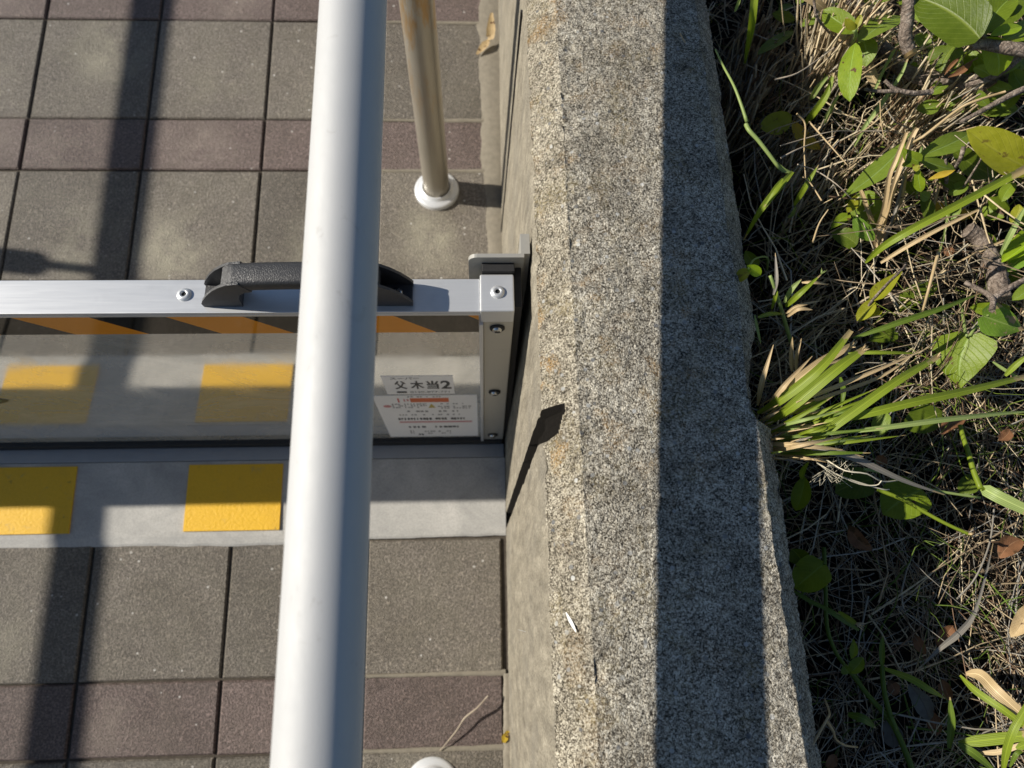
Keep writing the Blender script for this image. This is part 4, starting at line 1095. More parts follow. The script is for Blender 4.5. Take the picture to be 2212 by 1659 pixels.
stem(wv, [c6(440, 80, .557), c6(480, 20, .54), c6(560, 10, .51), c6(560, 90, .46)], .0008, .001, 'blade_pale', 'stem')

# ---- grass tuft rooted in the wall joint
gt = thing('grass_tuft', 'clump of broad green and straw coloured grass blades sprouting at the wall joint', 'grass tuft', (.262, .165, .46))
BL = [
 ([(500, 1010, .50), (600, 955, .535), (760, 840, .556), (930, 690, .570), (1100, 480, .565)], 36, 'blade', .3),
 ([(560, 1082, .51), (700, 980, .545), (880, 830, .565), (1040, 700, .575), (1185, 598, .575)], 42, 'blade', .3),
 ([(735, 1305, .505), (900, 1160, .540), (1130, 990, .560), (1400, 800, .570), (1670, 640, .560)], 36, 'blade', .3),
 ([(860, 1075, .53), (1130, 1030, .555), (1480, 945, .565), (1850, 865, .560), (2260, 765, .545)], 32, 'blade', .3),
 ([(960, 1145, .53), (1300, 1105, .548), (1700, 1052, .550), (2050, 1015, .54), (2300, 995, .53)], 20, 'blade_pale', .4),
 ([(560, 1120, .50), (700, 1108, .53), (880, 1098, .54)], 20, 'blade_pale', .4),
 ([(860, 1310, .51), (960, 1250, .54), (1180, 1290, .54)], 14, 'blade_dry', .4),
 ([(620, 960, .53), (700, 850, .55), (900, 690, .562), (1100, 575, .56)], 38, 'blade_dry', .25),
 ([(600, 930, .53), (760, 800, .552), (900, 720, .556), (1080, 650, .55)], 26, 'blade_dry', .3),
 ([(680, 950, .53), (900, 880, .556), (1250, 740, .565), (1630, 575, .56)], 14, 'blade_dry', .3),
 ([(700, 980, .53), (950, 900, .55), (1300, 770, .555), (1540, 600, .55)], 12, 'blade_dry', .3),
 ([(700, 1150, .52), (880, 1240, .54), (1100, 1290, .54), (1430, 1440, .525), (1700, 1535, .51)], 26, 'blade_grey', .35),
 ([(500, 960, .51), (530, 800, .545), (600, 570, .56)], 20, 'blade_dry', .5),
 ([(1030, 780, .50), (1050, 870, .51), (1035, 985, .505)], 16, 'blade_deep', .3),
 ([(800, 1310, .50), (830, 1240, .53), (830, 1170, .535)], 22, 'blade_deep', .3),
 ([(950, 870, .53), (900, 960, .535), (830, 1010, .53)], 12, 'blade_deep', .3),
 ([(1110, 530, .50), (1400, 430, .515), (1700, 330, .52), (1940, 235, .512)], 22, 'blade_deep', .3),
 ([(1080, 625, .50), (1300, 620, .51), (1560, 628, .505)], 12, 'blade', .3),
 ([(780, 1430, .46), (790, 1380, .48), (830, 1320, .50)], 18, 'blade', .3)]
for pts, w, m, f in BL:
    tp_ = (.35, .7, 1, 1, .95, .8, .5) if m in ('blade', 'blade_dry') and w > 30 else (.4, .8, 1, 1, .8, .5, .12)
    blade(gt, pts, w, m, 'blade', c6, f, 0, tp_, 20)
for k in range(16):
    x0, y0 = random.uniform(520, 800), random.uniform(1000, 1290); ang = -.75 + (y0 - 1000) / 290 * .75 + random.uniform(-.22, .22); l = random.uniform(320, 760)
    b_ = random.uniform(-60, 60)
    blade(gt, [(x0, y0, random.uniform(.49, .52)), (x0 + l * .45 * math.cos(ang) + b_ * .4, y0 + l * .45 * math.sin(ang) + b_ * .4, random.uniform(.540, .556)), (x0 + l * math.cos(ang), y0 + l * math.sin(ang) + b_, random.uniform(.535, .565))], random.uniform(7, 19), random.choice(['blade', 'blade', 'blade_deep', 'blade_pale', 'blade_dry']), 'blade', c6, .4, random.uniform(-.5, .5))
for p, d_, z in [((1170, 610), (.7, -.7), .575), ((1650, 650), (.8, -.6), .56), ((1090, 590), (.8, -.5), .56)]:
    torn(gt, c6, p, d_, 'blade_dry', 7, 60, z, 5)
for k in range(110):  # short dry sheaths at the foot of the tuft
    x0, y0 = random.uniform(505, 760), random.uniform(950, 1320)
    ang = -0.55 + (y0 - 1000) / 300 * .55 + random.uniform(-.25, .25); l = random.uniform(90, 260)
    z0 = random.uniform(.475, .525)
    m = random.choice(['blade_dry'] * 5 + ['blade_pale', 'blade_grey'])
    blade(gt, [(x0, y0, z0), (x0 + l * .5 * math.cos(ang), y0 + l * .5 * math.sin(ang), z0 + .02), (x0 + l * math.cos(ang), y0 + l * math.sin(ang), z0 + random.uniform(.015, .035))], random.uniform(3.5, 9), m, 'dry_sheath', c6, .5, n=6)
for pts in ([(880, 1330, .53), (1000, 1400, .535), (1150, 1465, .53), (1260, 1475, .53), (1295, 1445, .535)], [(940, 1310, .53), (1060, 1380, .54), (1200, 1400, .54), (1300, 1450, .53), (1420, 1440, .52)], [(960, 1390, .53), (1100, 1440, .53), (1300, 1500, .525), (1345, 1500, .52)]):
    stem(gt, [c6(*p) for p in pts], .0007, .0005, 'fibre', 'fine_fibre', 5)
for k in range(26):
    x0, y0 = random.uniform(880, 1120), random.uniform(1320, 1440)
    stem(gt, [c6(x0, y0, .532), c6(x0 + random.uniform(-60, 60), y0 + random.uniform(-50, 50), .54), c6(x0 + random.uniform(-90, 90), y0 + random.uniform(-80, 80), .53)], .00022, .00018, 'fibre', 'fine_fibre', 4, 6)

# ---- second small tuft higher on the wall edge
g2 = thing('grass_sprig', 'small cut grass sprig with pale stem beside wall, above the big tuft', 'grass tuft', (.265, .235, .46))
stem(g2, [c6(720, 570, .46), c6(690, 480, .50), c6(650, 340, .53), c6(600, 180, .552), c6(578, 125, .556)], .0020, .0014, 'blade_pale', 'stem')
for pts, w, m in [([(680, 325, .53), (760, 250, .55), (905, 120, .56)], 22, 'blade'), ([(500, 395, .545), (580, 372, .54), (665, 372, .53)], 14, 'blade'), ([(590, 340, .53), (615, 250, .545), (620, 190, .55)], 12, 'blade'), ([(670, 300, .53), (720, 210, .545), (780, 150, .55)], 16, 'blade_pale'), ([(600, 250, .545), (620, 150, .555), (612, -20, .56)], 12, 'blade_grey'),
                 ([(680, 370, .53), (760, 320, .54), (915, 285, .54)], 10, 'blade_dry'), ([(690, 390, .53), (760, 340, .545), (850, 345, .545)], 14, 'blade_dry'), ([(780, 170, .54), (860, 170, .545), (950, 182, .54)], 10, 'blade_dry'), ([(480, 380, .54), (500, 480, .545), (520, 570, .54)], 9, 'blade_pale'), ([(720, 740, .50), (715, 640, .52), (722, 520, .535)], 14, 'blade_dry'), ([(745, 740, .50), (750, 640, .52), (780, 530, .53)], 12, 'blade_dry')]:
    blade(g2, pts, w, m, 'blade', c6, .4)
torn(g2, c6, (905, 120), (.5, -.85), 'blade_pale', 5, 60, .56, 4)

# ---- grass by the wall at the top
g3 = thing('grass_sprig', 'bright upright green blade rising from straw stubble near top of wall', 'grass tuft', (.30, .52, .42))
blade(g3, [(415, 420, .47), (430, 330, .51), (455, 200, .55), (470, 80, .575), (482, -50, .59)], 26, 'blade', 'blade', c5, .5, 0, (.3, .45, .7, .95, 1, 1, 1))
blade(g3, [(352, 75, .55), (375, 20, .56), (392, -30, .57)], 10, 'blade_pale', 'blade', c5, .5)
g4 = thing('grass_runner', 'long pale green jointed grass stem trailing down beside the wall edge', 'grass tuft', (.27, .50, .43))
stem(g4, [c5(228, 320, .566), c5(275, 420, .574), c5(345, 550, .578), c5(392, 670, .576), c5(430, 785, .572)], .0008, .0016, 'blade_pale', 'stem', 8, 16)
stem(g4, [c5(424, 800, .571), c5(445, 840, .572), c5(500, 900, .570), c5(570, 990, .566), c5(640, 1085, .560)], .0021, .0016, 'blade_pale', 'stem', 8, 14)
for pts, w, m in [([(600, 1030, .562), (660, 1090, .558), (725, 1112, .556)], 14, 'blade_pale'), ([(725, 1105, .556), (640, 1200, .558), (520, 1350, .545), (408, 1545, .50)], 26, 'blade'), ([(660, 1150, .562), (600, 1230, .560), (540, 1330, .55)], 15, 'blade'),
                 ([(735, 1320, .50), (800, 1210, .53), (890, 1060, .545)], 20, 'blade'), ([(745, 1330, .485), (720, 1380, .47), (690, 1400, .46)], 12, 'blade_pale')]:
    blade(g4, pts, w, m, 'blade', c5, .35)
# hairy sheaths lying in the straw
g5 = thing('grass_stalk', 'pale hairy grass sheaths slanting through the straw below the bright weed', 'grass tuft', (.40, .48, .43))
for pts, w in [([(1120, 940, .48), (1190, 810, .505), (1300, 660, .52), (1420, 480, .535), (1465, 370, .545)], 14), ([(910, 820, .48), (960, 720, .50), (1030, 590, .52)], 14), ([(800, 800, .48), (880, 700, .505), (950, 590, .52), (985, 470, .53)], 26), ([(840, 640, .49), (890, 560, .51), (960, 480, .53)], 18),
              ([(1230, 630, .50), (1300, 470, .52), (1390, 300, .54), (1420, 270, .55)], 10)]:
    blade(g5, pts, w, 'blade_pale' if w != 26 else 'blade', 'sheath', c5, .6, 0, (.4, .9, 1, 1, .8, .6, .4))
# loose pale stems and bent stalks lying free above the straw, each its own curve
for k, (pts, r) in enumerate([([(640, 1010), (760, 960), (900, 905), (985, 880)], .0011), ([(755, 730), (800, 800), (795, 950), (810, 1150)], .0013), ([(830, 790), (960, 930), (1080, 1060)], .0012), ([(640, 940), (800, 900), (980, 850), (1150, 838), (1320, 845)], .0007),
      ([(1090, 900), (1200, 830), (1340, 700), (1440, 610)], .0012), ([(1290, 640), (1295, 780), (1310, 880)], .0007), ([(610, 515), (760, 470), (900, 380), (985, 310)], .0012), ([(910, 1290), (840, 1180), (790, 1140)], .0010), ([(850, 1560), (900, 1440), (955, 1345)], .0013), ([(760, 1060), (880, 1100), (1000, 1180), (1110, 1290)], .0009)]):
    o = stem(None, [c5(x + random.uniform(-8, 8), y + random.uniform(-8, 8), .545 + .008 * math.sin(x * .02)) for x, y in pts], r * .72, r * .45, 'blade_dry' if k % 3 else 'dry_stalk', 'loose_stalk', 7, 14, .1)
    tag(o, ['pale straw tip lying level right of the green runner', 'white forked upright stalk left of the long lance leaf', 'pale stalk slanting down toward the tip of the lance leaf', 'hair-thin arched stem above the lance leaf', 'pale stalk climbing under the branch toward the dry sheaf', 'thin hanging stem below the forked brown twig', 'long curved straw crossing the bright straw sheaf', 'short dry stalk below the green runner, leaning left', 'cut tan stalk beside the round shaded leaf at middle', 'thin stalk drooping below the lance leaf tip'][k], 'straw')
# ---- long green blades sweeping to the right edge
g6 = thing('long_grass', 'long bright green grass blade arching to the right edge with tan blade below', 'grass tuft', (.42, .33, .45))
blade(g6, [(1190, 1690, .505), (1300, 1590, .53), (1480, 1480, .55), (1800, 1310, .565), (2260, 1065, .575)], 30, 'blade', 'blade', c5, .45, 0, (.3, .75, .9, 1, 1, 1, .95), 26)
blade(g6, [(1290, 1690, .50), (1450, 1590, .52), (1650, 1480, .535), (1915, 1350, .545)], 14, 'blade_dry', 'blade', c5, .4, 0, (.6, .9, 1, 1, .9, .8, .5))
blade(g6, [(2060, 1640, .49), (2140, 1480, .51), (2230, 1310, .52)], 18, 'blade_pale', 'blade', c5, .4)
blade(g6, [(1780, 1690, .48), (1960, 1600, .49), (2260, 1470, .50)], 8, 'blade_dry', 'blade', c5, .4)
# ---- jointed green stalk at the right
g7 = thing('jointed_stalk', 'jointed yellow-green grass stalk bending to a torn leaf at right edge', 'grass tuft', (.47, .09, .41))
stem(g7, [c6(1800, 1090, .47), c6(1825, 1180, .474), c6(1855, 1270, .478), c6(1890, 1390, .482), c6(1935, 1500, .486)], .0020, .0026, 'blade', 'stem', 10, 16)
stem(g7, [c6(1935, 1498, .486), c6(2000, 1500, .487), c6(2060, 1505, .487)], .0022, .0016, 'blade', 'stem', 10, 8)
blade(g7, [(1940, 1490, .486), (2050, 1550, .495), (2240, 1640, .50)], 46, 'blade_pale', 'blade', c6, .3, 0, (.4, 1, 1, 1, 1, .9, .9))
stem(g7, [c6(1270, 1500, .47), c6(1450, 1575, .475), c7(1580, 5, .478), c7(1720, 80, .482), c7(1870, 148, .485)], .0019, .0014, 'blade', 'stem', 9, 20)
stem(g7, [c6(1180, 1370, .48), c6(1330, 1400, .482), c6(1500, 1470, .484), c6(1650, 1510, .485), c6(1930, 1555, .486)], .0013, .0012, 'blade_pale', 'stem', 8, 18)
torn(g7, c7, (1850, 142), (.9, .3), 'blade_dry', 4, 40, .485, 5)
blade(g7, [(2010, 680, .50), (2100, 740, .50), (2230, 810, .50)], 10, 'blade_pale', 'blade', c6, .4)
blade(g7, [(2090, 770, .50), (2160, 700, .51), (2260, 620, .52)], 22, 'blade', 'blade', c6, .4)

# ---- lower right: green stalks in the shade, tuft at the corner
g8 = thing('shade_grass', 'slender dark green grass stalk in the shadow right of wall bottom', 'grass tuft', (.33, -.02, .41))
stem(g8, [c7(925, 230, .435), c7(935, 500, .44), c7(945, 740, .438), c7(1000, 900, .435), c7(1070, 1000, .432)], .0019, .0016, 'blade_deep', 'stem', 8)
stem(g8, [c7(1090, 1020, .432), c7(1210, 1180, .43), c7(1370, 1370, .428), c7(1500, 1670, .425)], .0020, .0026, 'blade_deep', 'stem', 8)
stem(g8, [c7(1298, 990, .44), c7(1312, 1150, .44), c7(1350, 1300, .433), c7(1390, 1400, .428)], .0020, .0022, 'blade_deep', 'stem', 8)
for pts, w, m in [([(1300, 1000, .44), (1298, 880, .45), (1305, 795, .452)], 20, 'blade_deep'), ([(1310, 1005, .44), (1480, 1070, .45), (1600, 1140, .45), (1705, 1200, .44)], 26, 'blade'), ([(1730, 1520, .425), (1745, 1350, .44), (1735, 1190, .447)], 26, 'blade_deep'), ([(1150, 760, .432), (1000, 660, .44), (830, 560, .44)], 18, 'blade_deep'),
                 ([(1790, 1490, .43), (1900, 1560, .435), (2040, 1680, .43)], 30, 'blade_deep'), ([(1020, 640, .455), (1110, 705, .462), (1130, 722, .463)], 17, 'blade'), ([(720, 500, .44), (850, 580, .445), (1030, 660, .45)], 14, 'blade_deep'), ([(1080, 1300, .43), (1180, 1330, .438), (1260, 1390, .43)], 30, 'blade_deep')]:
    blade(g8, pts, w, m, 'blade', c7, .3)
torn(g8, c7, (1122, 712), (.97, .25), 'blade_dry', 6, 100, .462, 5)
leaf(g8, c7, (1100, 945), (1112, 815), 26, 'leaf_soft', .445, .452, 'lance', .3); leaf(g8, c7, (1085, 1035), (1175, 935), 42, 'leaf_soft', .44, .445, 'oval', .4); leaf(g8, c7, (1085, 1040), (1050, 990), 36, 'leaf_soft', .44, .442, 'oval', .4)
g9 = thing('corner_grass', 'sunlit green grass blades crossing at the lower right corner', 'grass tuft', (.44, -.07, .41))
for pts, w, m in [([(2075, 1680, .47), (2100, 1530, .485), (2150, 1390, .495), (2250, 1220, .50)], 28, 'blade'), ([(1790, 1485, .428), (1980, 1465, .44), (2240, 1435, .455)], 40, 'blade'), ([(1800, 1050, .44), (1900, 1150, .452), (2060, 1260, .465), (2250, 1400, .47)], 26, 'blade'),
                 ([(1840, 1040, .432), (1930, 1050, .445), (2040, 1160, .462), (2240, 1340, .465)], 44, 'blade_dry'), ([(1910, 1550, .43), (2060, 1540, .44), (2240, 1480, .455)], 16, 'blade_dry'), ([(2160, 1520, .455), (2260, 1480, .46)], 26, 'blade'), ([(2120, 1640, .44), (2160, 1560, .45), (2200, 1530, .45)], 14, 'blade_deep')]:
    blade(g9, pts, w, m, 'blade', c7, .3, 0, (.3, .7, 1, 1, 1, .9, .8))
g10 = thing('dry_grass', 'grey twisted dry grass blade lying in shade at lower right', 'dry grass', (.41, 0.02, .41))
blade(g10, [(1555, 990, .432), (1680, 870, .438), (1800, 770, .44), (1890, 650, .44), (1960, 420, .438), (2010, 200, .432)], 24, 'blade_grey', 'blade', c7, .35, .8, (.1, .6, 1, .9, .5, .4, .2), 24)
shl = thing('shade_leaf_plant', 'round dark green leaves in shadow against the wall foot', 'weed', (.28, .05, .41))
leaf(shl, c7, (930, 330), (735, 490), 110, 'leaf', .452, .44, 'round', .15); leaf(shl, c7, (720, 240), (790, 330), 70, 'leaf_dark', .44, .435, 'oval', .2)
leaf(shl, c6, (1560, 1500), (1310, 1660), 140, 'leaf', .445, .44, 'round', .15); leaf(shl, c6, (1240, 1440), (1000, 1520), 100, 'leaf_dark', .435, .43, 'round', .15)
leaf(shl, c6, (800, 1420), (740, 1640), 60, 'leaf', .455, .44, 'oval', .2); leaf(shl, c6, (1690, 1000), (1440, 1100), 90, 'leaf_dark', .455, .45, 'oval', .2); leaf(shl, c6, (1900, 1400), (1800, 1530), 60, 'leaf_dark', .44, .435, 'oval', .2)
leaf(shl, c6, (1310, 990), (1270, 1160), 60, 'leaf_soft', .462, .455, 'oval', .2)
stem(shl, [c7(930, 330, .452), c7(860, 420, .43), c7(760, 560, .41)], .0009, .001, 'blade_deep', 'stem')

# ---- fallen leaves, one by one
FL = [
 (c7, (1085, 85), (1230, 250), 50, 'dead_brown', .424, 'orange-brown dead leaf in shade beside the wall, under the green tuft'),
 (c7, (1512, 790), (1580, 915), 34, 'dead_brown', .424, 'small upright orange-brown dead leaf in the shaded straw'),
 (c7, (1650, 860), (1760, 730), 46, 'dead_brown', .420, 'dark rust leaf half under the grey dry blade'),
 (c7, (2060, 290), (2200, 170), 60, 'dead_brown', .452, 'reddish brown leaf lit at right edge'),
 (c7, (2225, 600), (2130, 800), 52, 'dead_tan', .455, 'sunlit tan leaf with holes at right edge'),
 (c7, (1470, 1110), (1600, 1350), 58, 'dead_grey', .424, 'pale grey dead leaf among shaded straws near bottom'),
 (c7, (1330, 1340), (1370, 1520), 66, 'dead_grey', .416, 'large grey decayed leaf at bottom beside the green stalk'),
 (c7, (1690, 1080), (1740, 1210), 40, 'dead_brown', .418, 'rust coloured leaf scrap under the arched tan blade'),
 (c7, (1620, 1280), (1650, 1440), 44, 'dead_brown', .418, 'brown decayed leaf beneath the shaded upright blade at bottom'),
 (c7, (940, 1640), (1000, 1560), 34, 'dead_brown', .42, 'reddish leaf scrap at the bottom edge beside the wall'),
 (c7, (1340, 1080), (1390, 1180), 38, 'dead_brown', .418, 'olive-brown leaf standing between two green stalks in shade'),
 (c6, (1680, 1140), (1830, 1050), 46, 'dead_brown', .46, 'reddish dead leaf below the long pale blade at right'),
 (c6, (2050, 1190), (2120, 1120), 36, 'dead_brown', .455, 'small rust leaf lit near right edge under the blades'),
 (c6, (1270, 1280), (1330, 1340), 32, 'dead_brown', .44, 'small rust leaf by the pinkish dry blade'),
 (c5, (1700, 1600), (1760, 1640), 30, 'dead_brown', .46, 'small reddish leaf scrap under the yellow torn leaf'),
 (c5, (1090, 245), (1020, 200), 40, 'dead_tan', .535, 'broad tan dry leaf strip behind bright hanging leaf'),
]
for fr, b, t, w, m, z, lab in FL:
    o = leaf(None, fr, b, t, w, m, z + random.uniform(0, .004), z + random.uniform(0, .008), 'oval', random.uniform(.2, .5), random.uniform(-.1, .2), name='fallen_leaf', wave=.15)
    tag(o, lab, 'dead leaf')
o = blade(None, [(1000, 190, .53), (1100, 290, .525), (1200, 420, .515), (1280, 590, .50)], 46, 'blade_dry', 'dry_leaf', c5, .15, 0, (1, 1, 1, 1, 1, .8, .4)); tag(o, 'wide brown dry reed leaf behind the bright hanging leaf', 'dry leaf')
o = blade(None, [(780, -40, .555), (880, 20, .55), (960, 90, .54)], 30, 'blade_dry', 'dry_leaf', c5, .15, 0, (1, 1, 1, 1, 1, .8, .6)); tag(o, 'wide tan dry reed leaf at the top edge above the straw', 'dry leaf')

# ---- twigs and roots
def twig(label, pts, fr, r0, r1, mat='bark', cat='twig', name='twig'):
    o = stem(None, [fr(*p) for p in pts], r0, r1, mat, name, 8, 18, .1); tag(o, label, cat); return o
twig('pale forked dry tendril lying over the wall bottom chamfer', [(820, 1565, .538), (850, 1500, .538), (940, 1340, .532), (960, 1290, .525), (930, 1205, .515)], c7, .0010, .0008, 'blade_dry')
twig('pale tendril branch curling right from the wall bottom', [(940, 1340, .52), (985, 1410, .51), (1000, 1460, .50), (1060, 1500, .49), (1140, 1512, .48)], c7, .0012, .0007, 'blade_dry')
twig('thick cut branch stump with brown bark at right, above heart leaves', [(1850, 1480, .485), (1930, 1540, .482), (2000, 1700, .478), (2060, 1840, .474)], c5, .0085, .0095)
twig('thick lichen-brown twig descending into the heart-shaped leaf', [(1960, -60, .485), (2030, 90, .482), (2040, 180, .482), (2060, 280, .48)], c6, .0085, .0105)
twig('thin grey forked twig hooking down over the heart-shaped leaf', [(2005, 350, .53), (2010, 280, .525), (1950, 230, .515), (1830, 170, .51)], c6, .0026, .0024)
twig('thin grey twig rising to right edge from the bark stump', [(2010, 275, .52), (2090, 220, .525), (2260, 130, .53)], c6, .0030, .0026)
twig('slender dark upright twig in front of the creeping weed', [(1180, 300, .53), (1200, 450, .525), (1215, 620, .51), (1190, 800, .49)], B, .0016, .0022)
twig('slender brown twig slanting behind the yellow curled leaf', [(1440, 240, .54), (1380, 420, .53), (1250, 620, .50)], B, .0022, .0016)
twig('long thin reddish stem slanting across the long green blade', [(1730, 270, .53), (1560, 560, .52), (1420, 780, .50), (1330, 960, .48)], B, .0010, .0010)
twig('thin pale upright stem crossing the bluish grass blade', [(1110, -40, .52), (1050, 180, .525), (980, 450, .52), (905, 720, .505)], E_, .0016, .0012, 'blade_dry')
twig('long thin dry stem reaching down from the top in the shade', [(2020, -30, .45), (1990, 200, .45), (1900, 420, .445), (1780, 560, .43)], c7, .0008, .0008, 'blade_grey')
twig('bleached straw stalk curving over the bark at top right', [(2090, 590, .565), (1900, 650, .56), (1780, 710, .55), (1560, 880, .53), (1420, 960, .50)], c5, .0012, .0016, 'blade_dry')
twig('thin dark dry stem with a seed head above the straw stubble', [(860, 0, .57), (880, 110, .56), (950, 200, .54), (1010, 270, .52)], c5, .0014, .0010)
twig('curled grey tendril lying on the wall edge at top', [(105, 105, .560), (150, 70, .562), (200, 60, .56), (225, 20, .555)], c5, .0005, .0005, 'blade_grey')
twig('fine grey tendril arched beside the wall edge near top', [(190, 100, .55), (190, 50, .556), (215, 10, .558)], c5, .0005, .0004, 'blade_grey')
o = twig('small brown dry awn lying on the shaded wall top near its upper end', [(0, 215, .5585), (14, 240, .560), (34, 276, .5585)], c5, .0006, .0005, 'blade_dry')

# ---- straw: uncountable
def strands(name, P0, P1, sag, rad, tone, label, cat, k=5, wig=.12, taper=.55):
    """P0, P1 (n,3) ends; three-sided curved stalks"""
    n = len(P0); t = np.linspace(0, 1, k)[None, :, None]
    P_ = P0[:, None, :] * (1 - t) + P1[:, None, :] * t
    L = np.linalg.norm(P1 - P0, axis=1)
    o1 = rng.normal(0, 1, (n, 3)) * wig * L[:, None]; o1[:, 2] = np.abs(o1[:, 2]) * .4 + sag
    P_ = P_ + (4 * t * (1 - t)) * o1[:, None, :] + np.sin(t * 6.28) * (rng.normal(0, 1, (n, 3)) * wig * .4 * L[:, None])[:, None, :]
    d_ = np.gradient(P_, axis=1); d_ /= np.linalg.norm(d_, axis=2, keepdims=True) + 1e-9
    ref = np.array([0.2, 0.3, 0.93]); s1 = np.cross(d_, ref); s1 /= np.linalg.norm(s1, axis=2, keepdims=True) + 1e-9; s2 = np.cross(d_, s1)
    r = (rad[:, None] * (1 - (1 - taper) * t[..., 0]))[..., None]
    ang = rng.uniform(0, 6.28, n)[:, None, None]
    rings = [P_ + r * (np.cos(ang + a_) * s1 + np.sin(ang + a_) * s2 * .6) for a_ in (0, 2.094, 4.189)]
    V_ = np.stack(rings, 2).reshape(-1, 3)
    base = (np.arange(n) * k * 3)[:, None, None] + (np.arange(k - 1) * 3)[None, :, None]
    q = []
    for j in range(3): q.append(np.stack([base + j, base + (j + 1) % 3, base + 3 + (j + 1) % 3, base + 3 + j], -1))
    Fq = np.concatenate(q, 2).reshape(-1, 4)
    me = bpy.data.meshes.new(name); me.vertices.add(len(V_)); me.vertices.foreach_set('co', V_.reshape(-1).astype(np.float32))
    me.loops.add(Fq.size); me.loops.foreach_set('vertex_index', Fq.ravel().astype(np.int32))
    me.polygons.add(len(Fq)); me.polygons.foreach_set('loop_start', np.arange(0, Fq.size, 4, dtype=np.int32))
    at_ = me.attributes.new('tone', 'FLOAT_COLOR', 'POINT')
    c = np.ones((n, k * 3, 4), np.float32); c[:, :, :3] = tone[:, None, :]; at_.data.foreach_set('color', c.ravel())
    me.materials.append(MT['straw']); me.polygons.foreach_set('use_smooth', [True] * len(Fq)); me.update(calc_edges=True)
    o = bpy.data.objects.new(name, me); COL.objects.link(o); tag(o, label, cat, kind='stuff'); return o
PAL = np.array([(.60, .49, .31), (.70, .59, .40), (.47, .37, .23), (.30, .23, .15), (.42, .38, .31), (.33, .31, .27), (.22, .14, .085), (.16, .10, .06), (.62, .54, .39)])
def tones(n, w): return PAL[rng.choice(len(PAL), n, p=np.array(w) / sum(w))] * rng.uniform(.80, 1.35, (n, 1))
# stubble: upright cut stalks in bunches
def stubble(centres, per, spread, h, lean, name, label, rad=(.0008, .0018), w=(5, 4, 4, 3, 1, 1, 1, 1, 3)):
    P0 = []; P1 = []
    for (cx, cy) in centres:
        for _ in range(per):
            x, y = rng.normal(cx, spread), rng.normal(cy, spread)
            x = max(x, .249 + abs(rng.normal(0, .004)))
            z = float(soil_z(x, y)) - .01; hh = h * rng.uniform(.55, 1.12)
            lx, ly = rng.normal(lean[0], .16), rng.normal(lean[1], .16)
            q = (x + lx * hh, y + ly * hh, z + hh * rng.uniform(.8, 1.0))
            if q[0] < .247: q = (.247 + rng.uniform(0, .01), q[1], q[2])
            P0.append((x, y, z)); P1.append(q)
    P0 = np.array(P0); P1 = np.array(P1); n = len(P0)
    strands(name, P0, P1, 0.0, rng.uniform(*rad, n), tones(n, w), label, 'straw', 4, .025, .85)
def zone(fr, box_, n, z=.43):
    out = []
    for _ in range(n):
        q = fr(random.uniform(box_[0], box_[2]), random.uniform(box_[1], box_[3]), z); out.append((q.x, q.y))
    return out
# against the wall, left of the dark hollow
stubble(zone(c5, (300, 330, 470, 900), 17), 19, .008, .098, (.04, .06), 'straw_stubble', 'dark bunches of cut straw stubble leaning against the wall edge', (.0010, .0021), (3, 2, 4, 5, 2, 2, 2, 2, 1))
# bright sheaf between hollow and weed
stubble(zone(c5, (740, 470, 920, 720), 12), 25, .0080, .150, (.02, .05), 'straw_stubble', 'bright sheaf of pale straw stalks beneath the bright hanging leaf', (.0010, .0022), (6, 6, 4, 2, 1, 0, 1, 0, 5))
stubble(zone(c5, (1250, 760, 1550, 1000), 9), 18, .008, .120, (.16, .05), 'straw_stubble', 'pale straw stalks slanting up to the right below the branch', (.0008, .0017), (6, 6, 4, 2, 1, 0, 1, 0, 5))
stubble(zone(c5, (470, 900, 760, 1500), 16), 13, .011, .085, (.10, .04), 'straw_stubble', 'short stubble thinning out lower along the wall edge', (.0007, .0016))
stubble(zone(c6, (560, 100, 900, 800), 10), 12, .012, .080, (.14, .04), 'straw_stubble', 'low brown stubble between the cut sprig and the big green tuft', (.0006, .0014))
stubble(zone(c5, (800, 900, 1900, 1600), 12), 9, .016, .080, (.14, .03), 'straw_stubble', 'scattered stubble among the weeds in the middle of the bed', (.0006, .0014))
# litter
def litter(n, xr, yr, lmin, lmax, lift, rad, w, name, label, zoff=0.0, tilt=.2, wig=.10):
    x = rng.uniform(*xr, n); y = rng.uniform(*yr, n); L = rng.uniform(lmin, lmax, n); a_ = rng.uniform(0, 6.283, n)
    P0 = np.stack([x - L / 2 * np.cos(a_), y - L / 2 * np.sin(a_), np.zeros(n)], 1); P1 = np.stack([x + L / 2 * np.cos(a_), y + L / 2 * np.sin(a_), np.zeros(n)], 1)
    keep = (np.minimum(P0[:, 0], P1[:, 0]) > .249)
    P0, P1, L = P0[keep], P1[keep], L[keep]; m = len(P0)
    b = rng.uniform(0, 1, m) ** 1.5 * lift + zoff
    P0[:, 2] = soil_z(P0[:, 0], P0[:, 1]) + b + rng.normal(0, tilt, m) * L * .5; P1[:, 2] = soil_z(P1[:, 0], P1[:, 1]) + b + rng.normal(0, tilt, m) * L * .5
    lowest = np.minimum(P0[:, 2] - soil_z(P0[:, 0], P0[:, 1]), P1[:, 2] - soil_z(P1[:, 0], P1[:, 1]))
    fix = np.clip(.001 - lowest, 0, 1); P0[:, 2] += fix; P1[:, 2] += fix
    strands(name, P0, P1, 0.0, rng.uniform(*rad, m), tones(m, w), label, 'straw', 5, wig)
litter(2400, (.25, .66), (-.24, .30), .02, .11, .016, (.00035, .0009), (2, 2, 3, 4, 3, 4, 4, 3, 1), 'straw_litter', 'matted thin dry straw covering the shaded soil along the lower wall', 0, .10, .07)
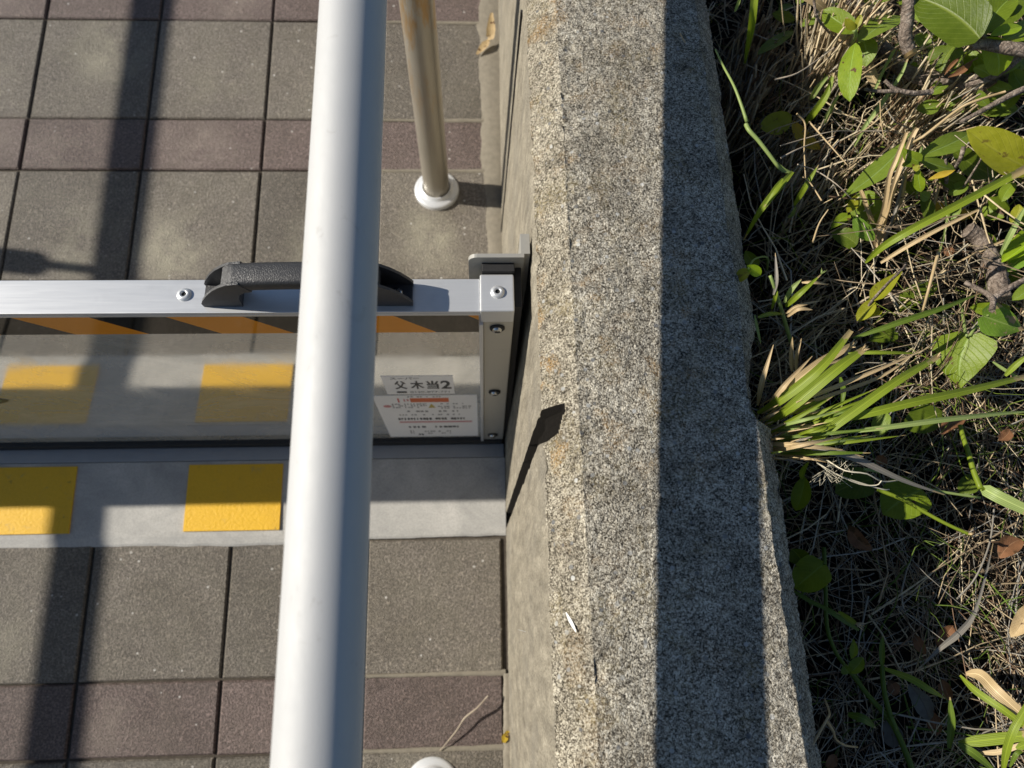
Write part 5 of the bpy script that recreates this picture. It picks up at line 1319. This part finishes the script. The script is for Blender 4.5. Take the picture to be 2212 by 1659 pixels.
litter(420, (.25, .66), (-.24, .30), .05, .16, .03, (.0005, .0012), (2, 1, 3, 3, 3, 4, 3, 2, 1), 'straw_litter', 'longer loose straws lying over the matted straw near bottom', .004, .12, .05)
litter(2300, (.25, .92), (.22, .98), .02, .10, .05, (.0003, .0009), (3, 3, 4, 4, 2, 2, 5, 4, 2), 'straw_litter', 'tangled thin brown stems among the weeds in the upper bed', 0, .30, .09)
litter(620, (.27, .85), (.20, .85), .05, .15, .07, (.0006, .0015), (4, 4, 4, 3, 2, 1, 3, 2, 3), 'straw_litter', 'longer tan stems strewn over the weeds in the upper bed', .01, .35, .05)
litter(900, (.25, 1.6), (-.9, 2.2), .04, .14, .03, (.0008, .0016), (3, 3, 4, 4, 2, 2, 3, 2, 2), 'straw_litter', 'scattered dry straw over the outer planting bed', 0, .2, .06)
# thin green grass through the straw
def greens(n, xr, yr, h, name, label, col):
    x = rng.uniform(*xr, n); y = rng.uniform(*yr, n); z = soil_z(x, y)
    P0 = np.stack([x, y, z], 1); ang = rng.uniform(0, 6.28, n); L = h * rng.uniform(.5, 1.3, n); el = rng.uniform(.15, .9, n)
    P1 = P0 + np.stack([L * np.cos(ang) * np.cos(el), L * np.sin(ang) * np.cos(el), L * np.sin(el)], 1)
    P1[:, 0] = np.maximum(P1[:, 0], .255)
    t_ = np.array(col) * rng.uniform(.6, 1.2, (n, 1)); strands(name, P0, P1, .004, rng.uniform(.0006, .0014, n), t_, label, 'grass', 6, .10, .3)
greens(260, (.27, .62), (-.22, .22), .075, 'green_grass', 'thin green grass shoots growing through the shaded straw', (.13, .20, .03))
greens(420, (.27, .80), (.18, .80), .095, 'green_grass', 'thin fresh green grass shoots among the upper weeds', (.19, .26, .03))
# thick tan stem bundle rising through the middle
bd = thing('dry_stem_bundle', 'bundle of thick tan dry stems rising beside the lance-shaped leaf', 'dry grass', (.44, .36, .44))
for pts, w, m in [([(270, 1640, .455), (330, 1300, .48), (420, 1000, .505), (480, 620, .53), (560, 420, .54), (700, 60, .55)], 36, 'blade_dry'), ([(280, 1640, .46), (420, 1150, .49), (520, 820, .515), (620, 500, .53), (780, 100, .545), (840, 0, .55)], 42, 'blade_dry'), ([(330, 1640, .45), (480, 1300, .48), (600, 900, .50), (690, 540, .52)], 22, 'blade_grey'),
                 ([(300, 1310, .47), (220, 1100, .485), (150, 900, .495), (100, 780, .50)], 34, 'blade_dry'), ([(330, 1560, .455), (540, 1160, .48), (640, 900, .495), (700, 600, .505)], 22, 'blade_dry'), ([(950, 1180, .47), (1040, 1040, .48), (1110, 800, .49), (1160, 690, .50)], 16, 'blade_dry'), ([(1110, 1640, .45), (1200, 1300, .475), (1215, 1050, .49), (1180, 830, .50)], 14, 'blade_pale')]:
    blade(bd, pts, w, m, 'dry_stem', B, .8, 0, (1, 1, 1, .95, .9, .85, .7))
# gravel-sized crumbs of soil and seeds lit on the right
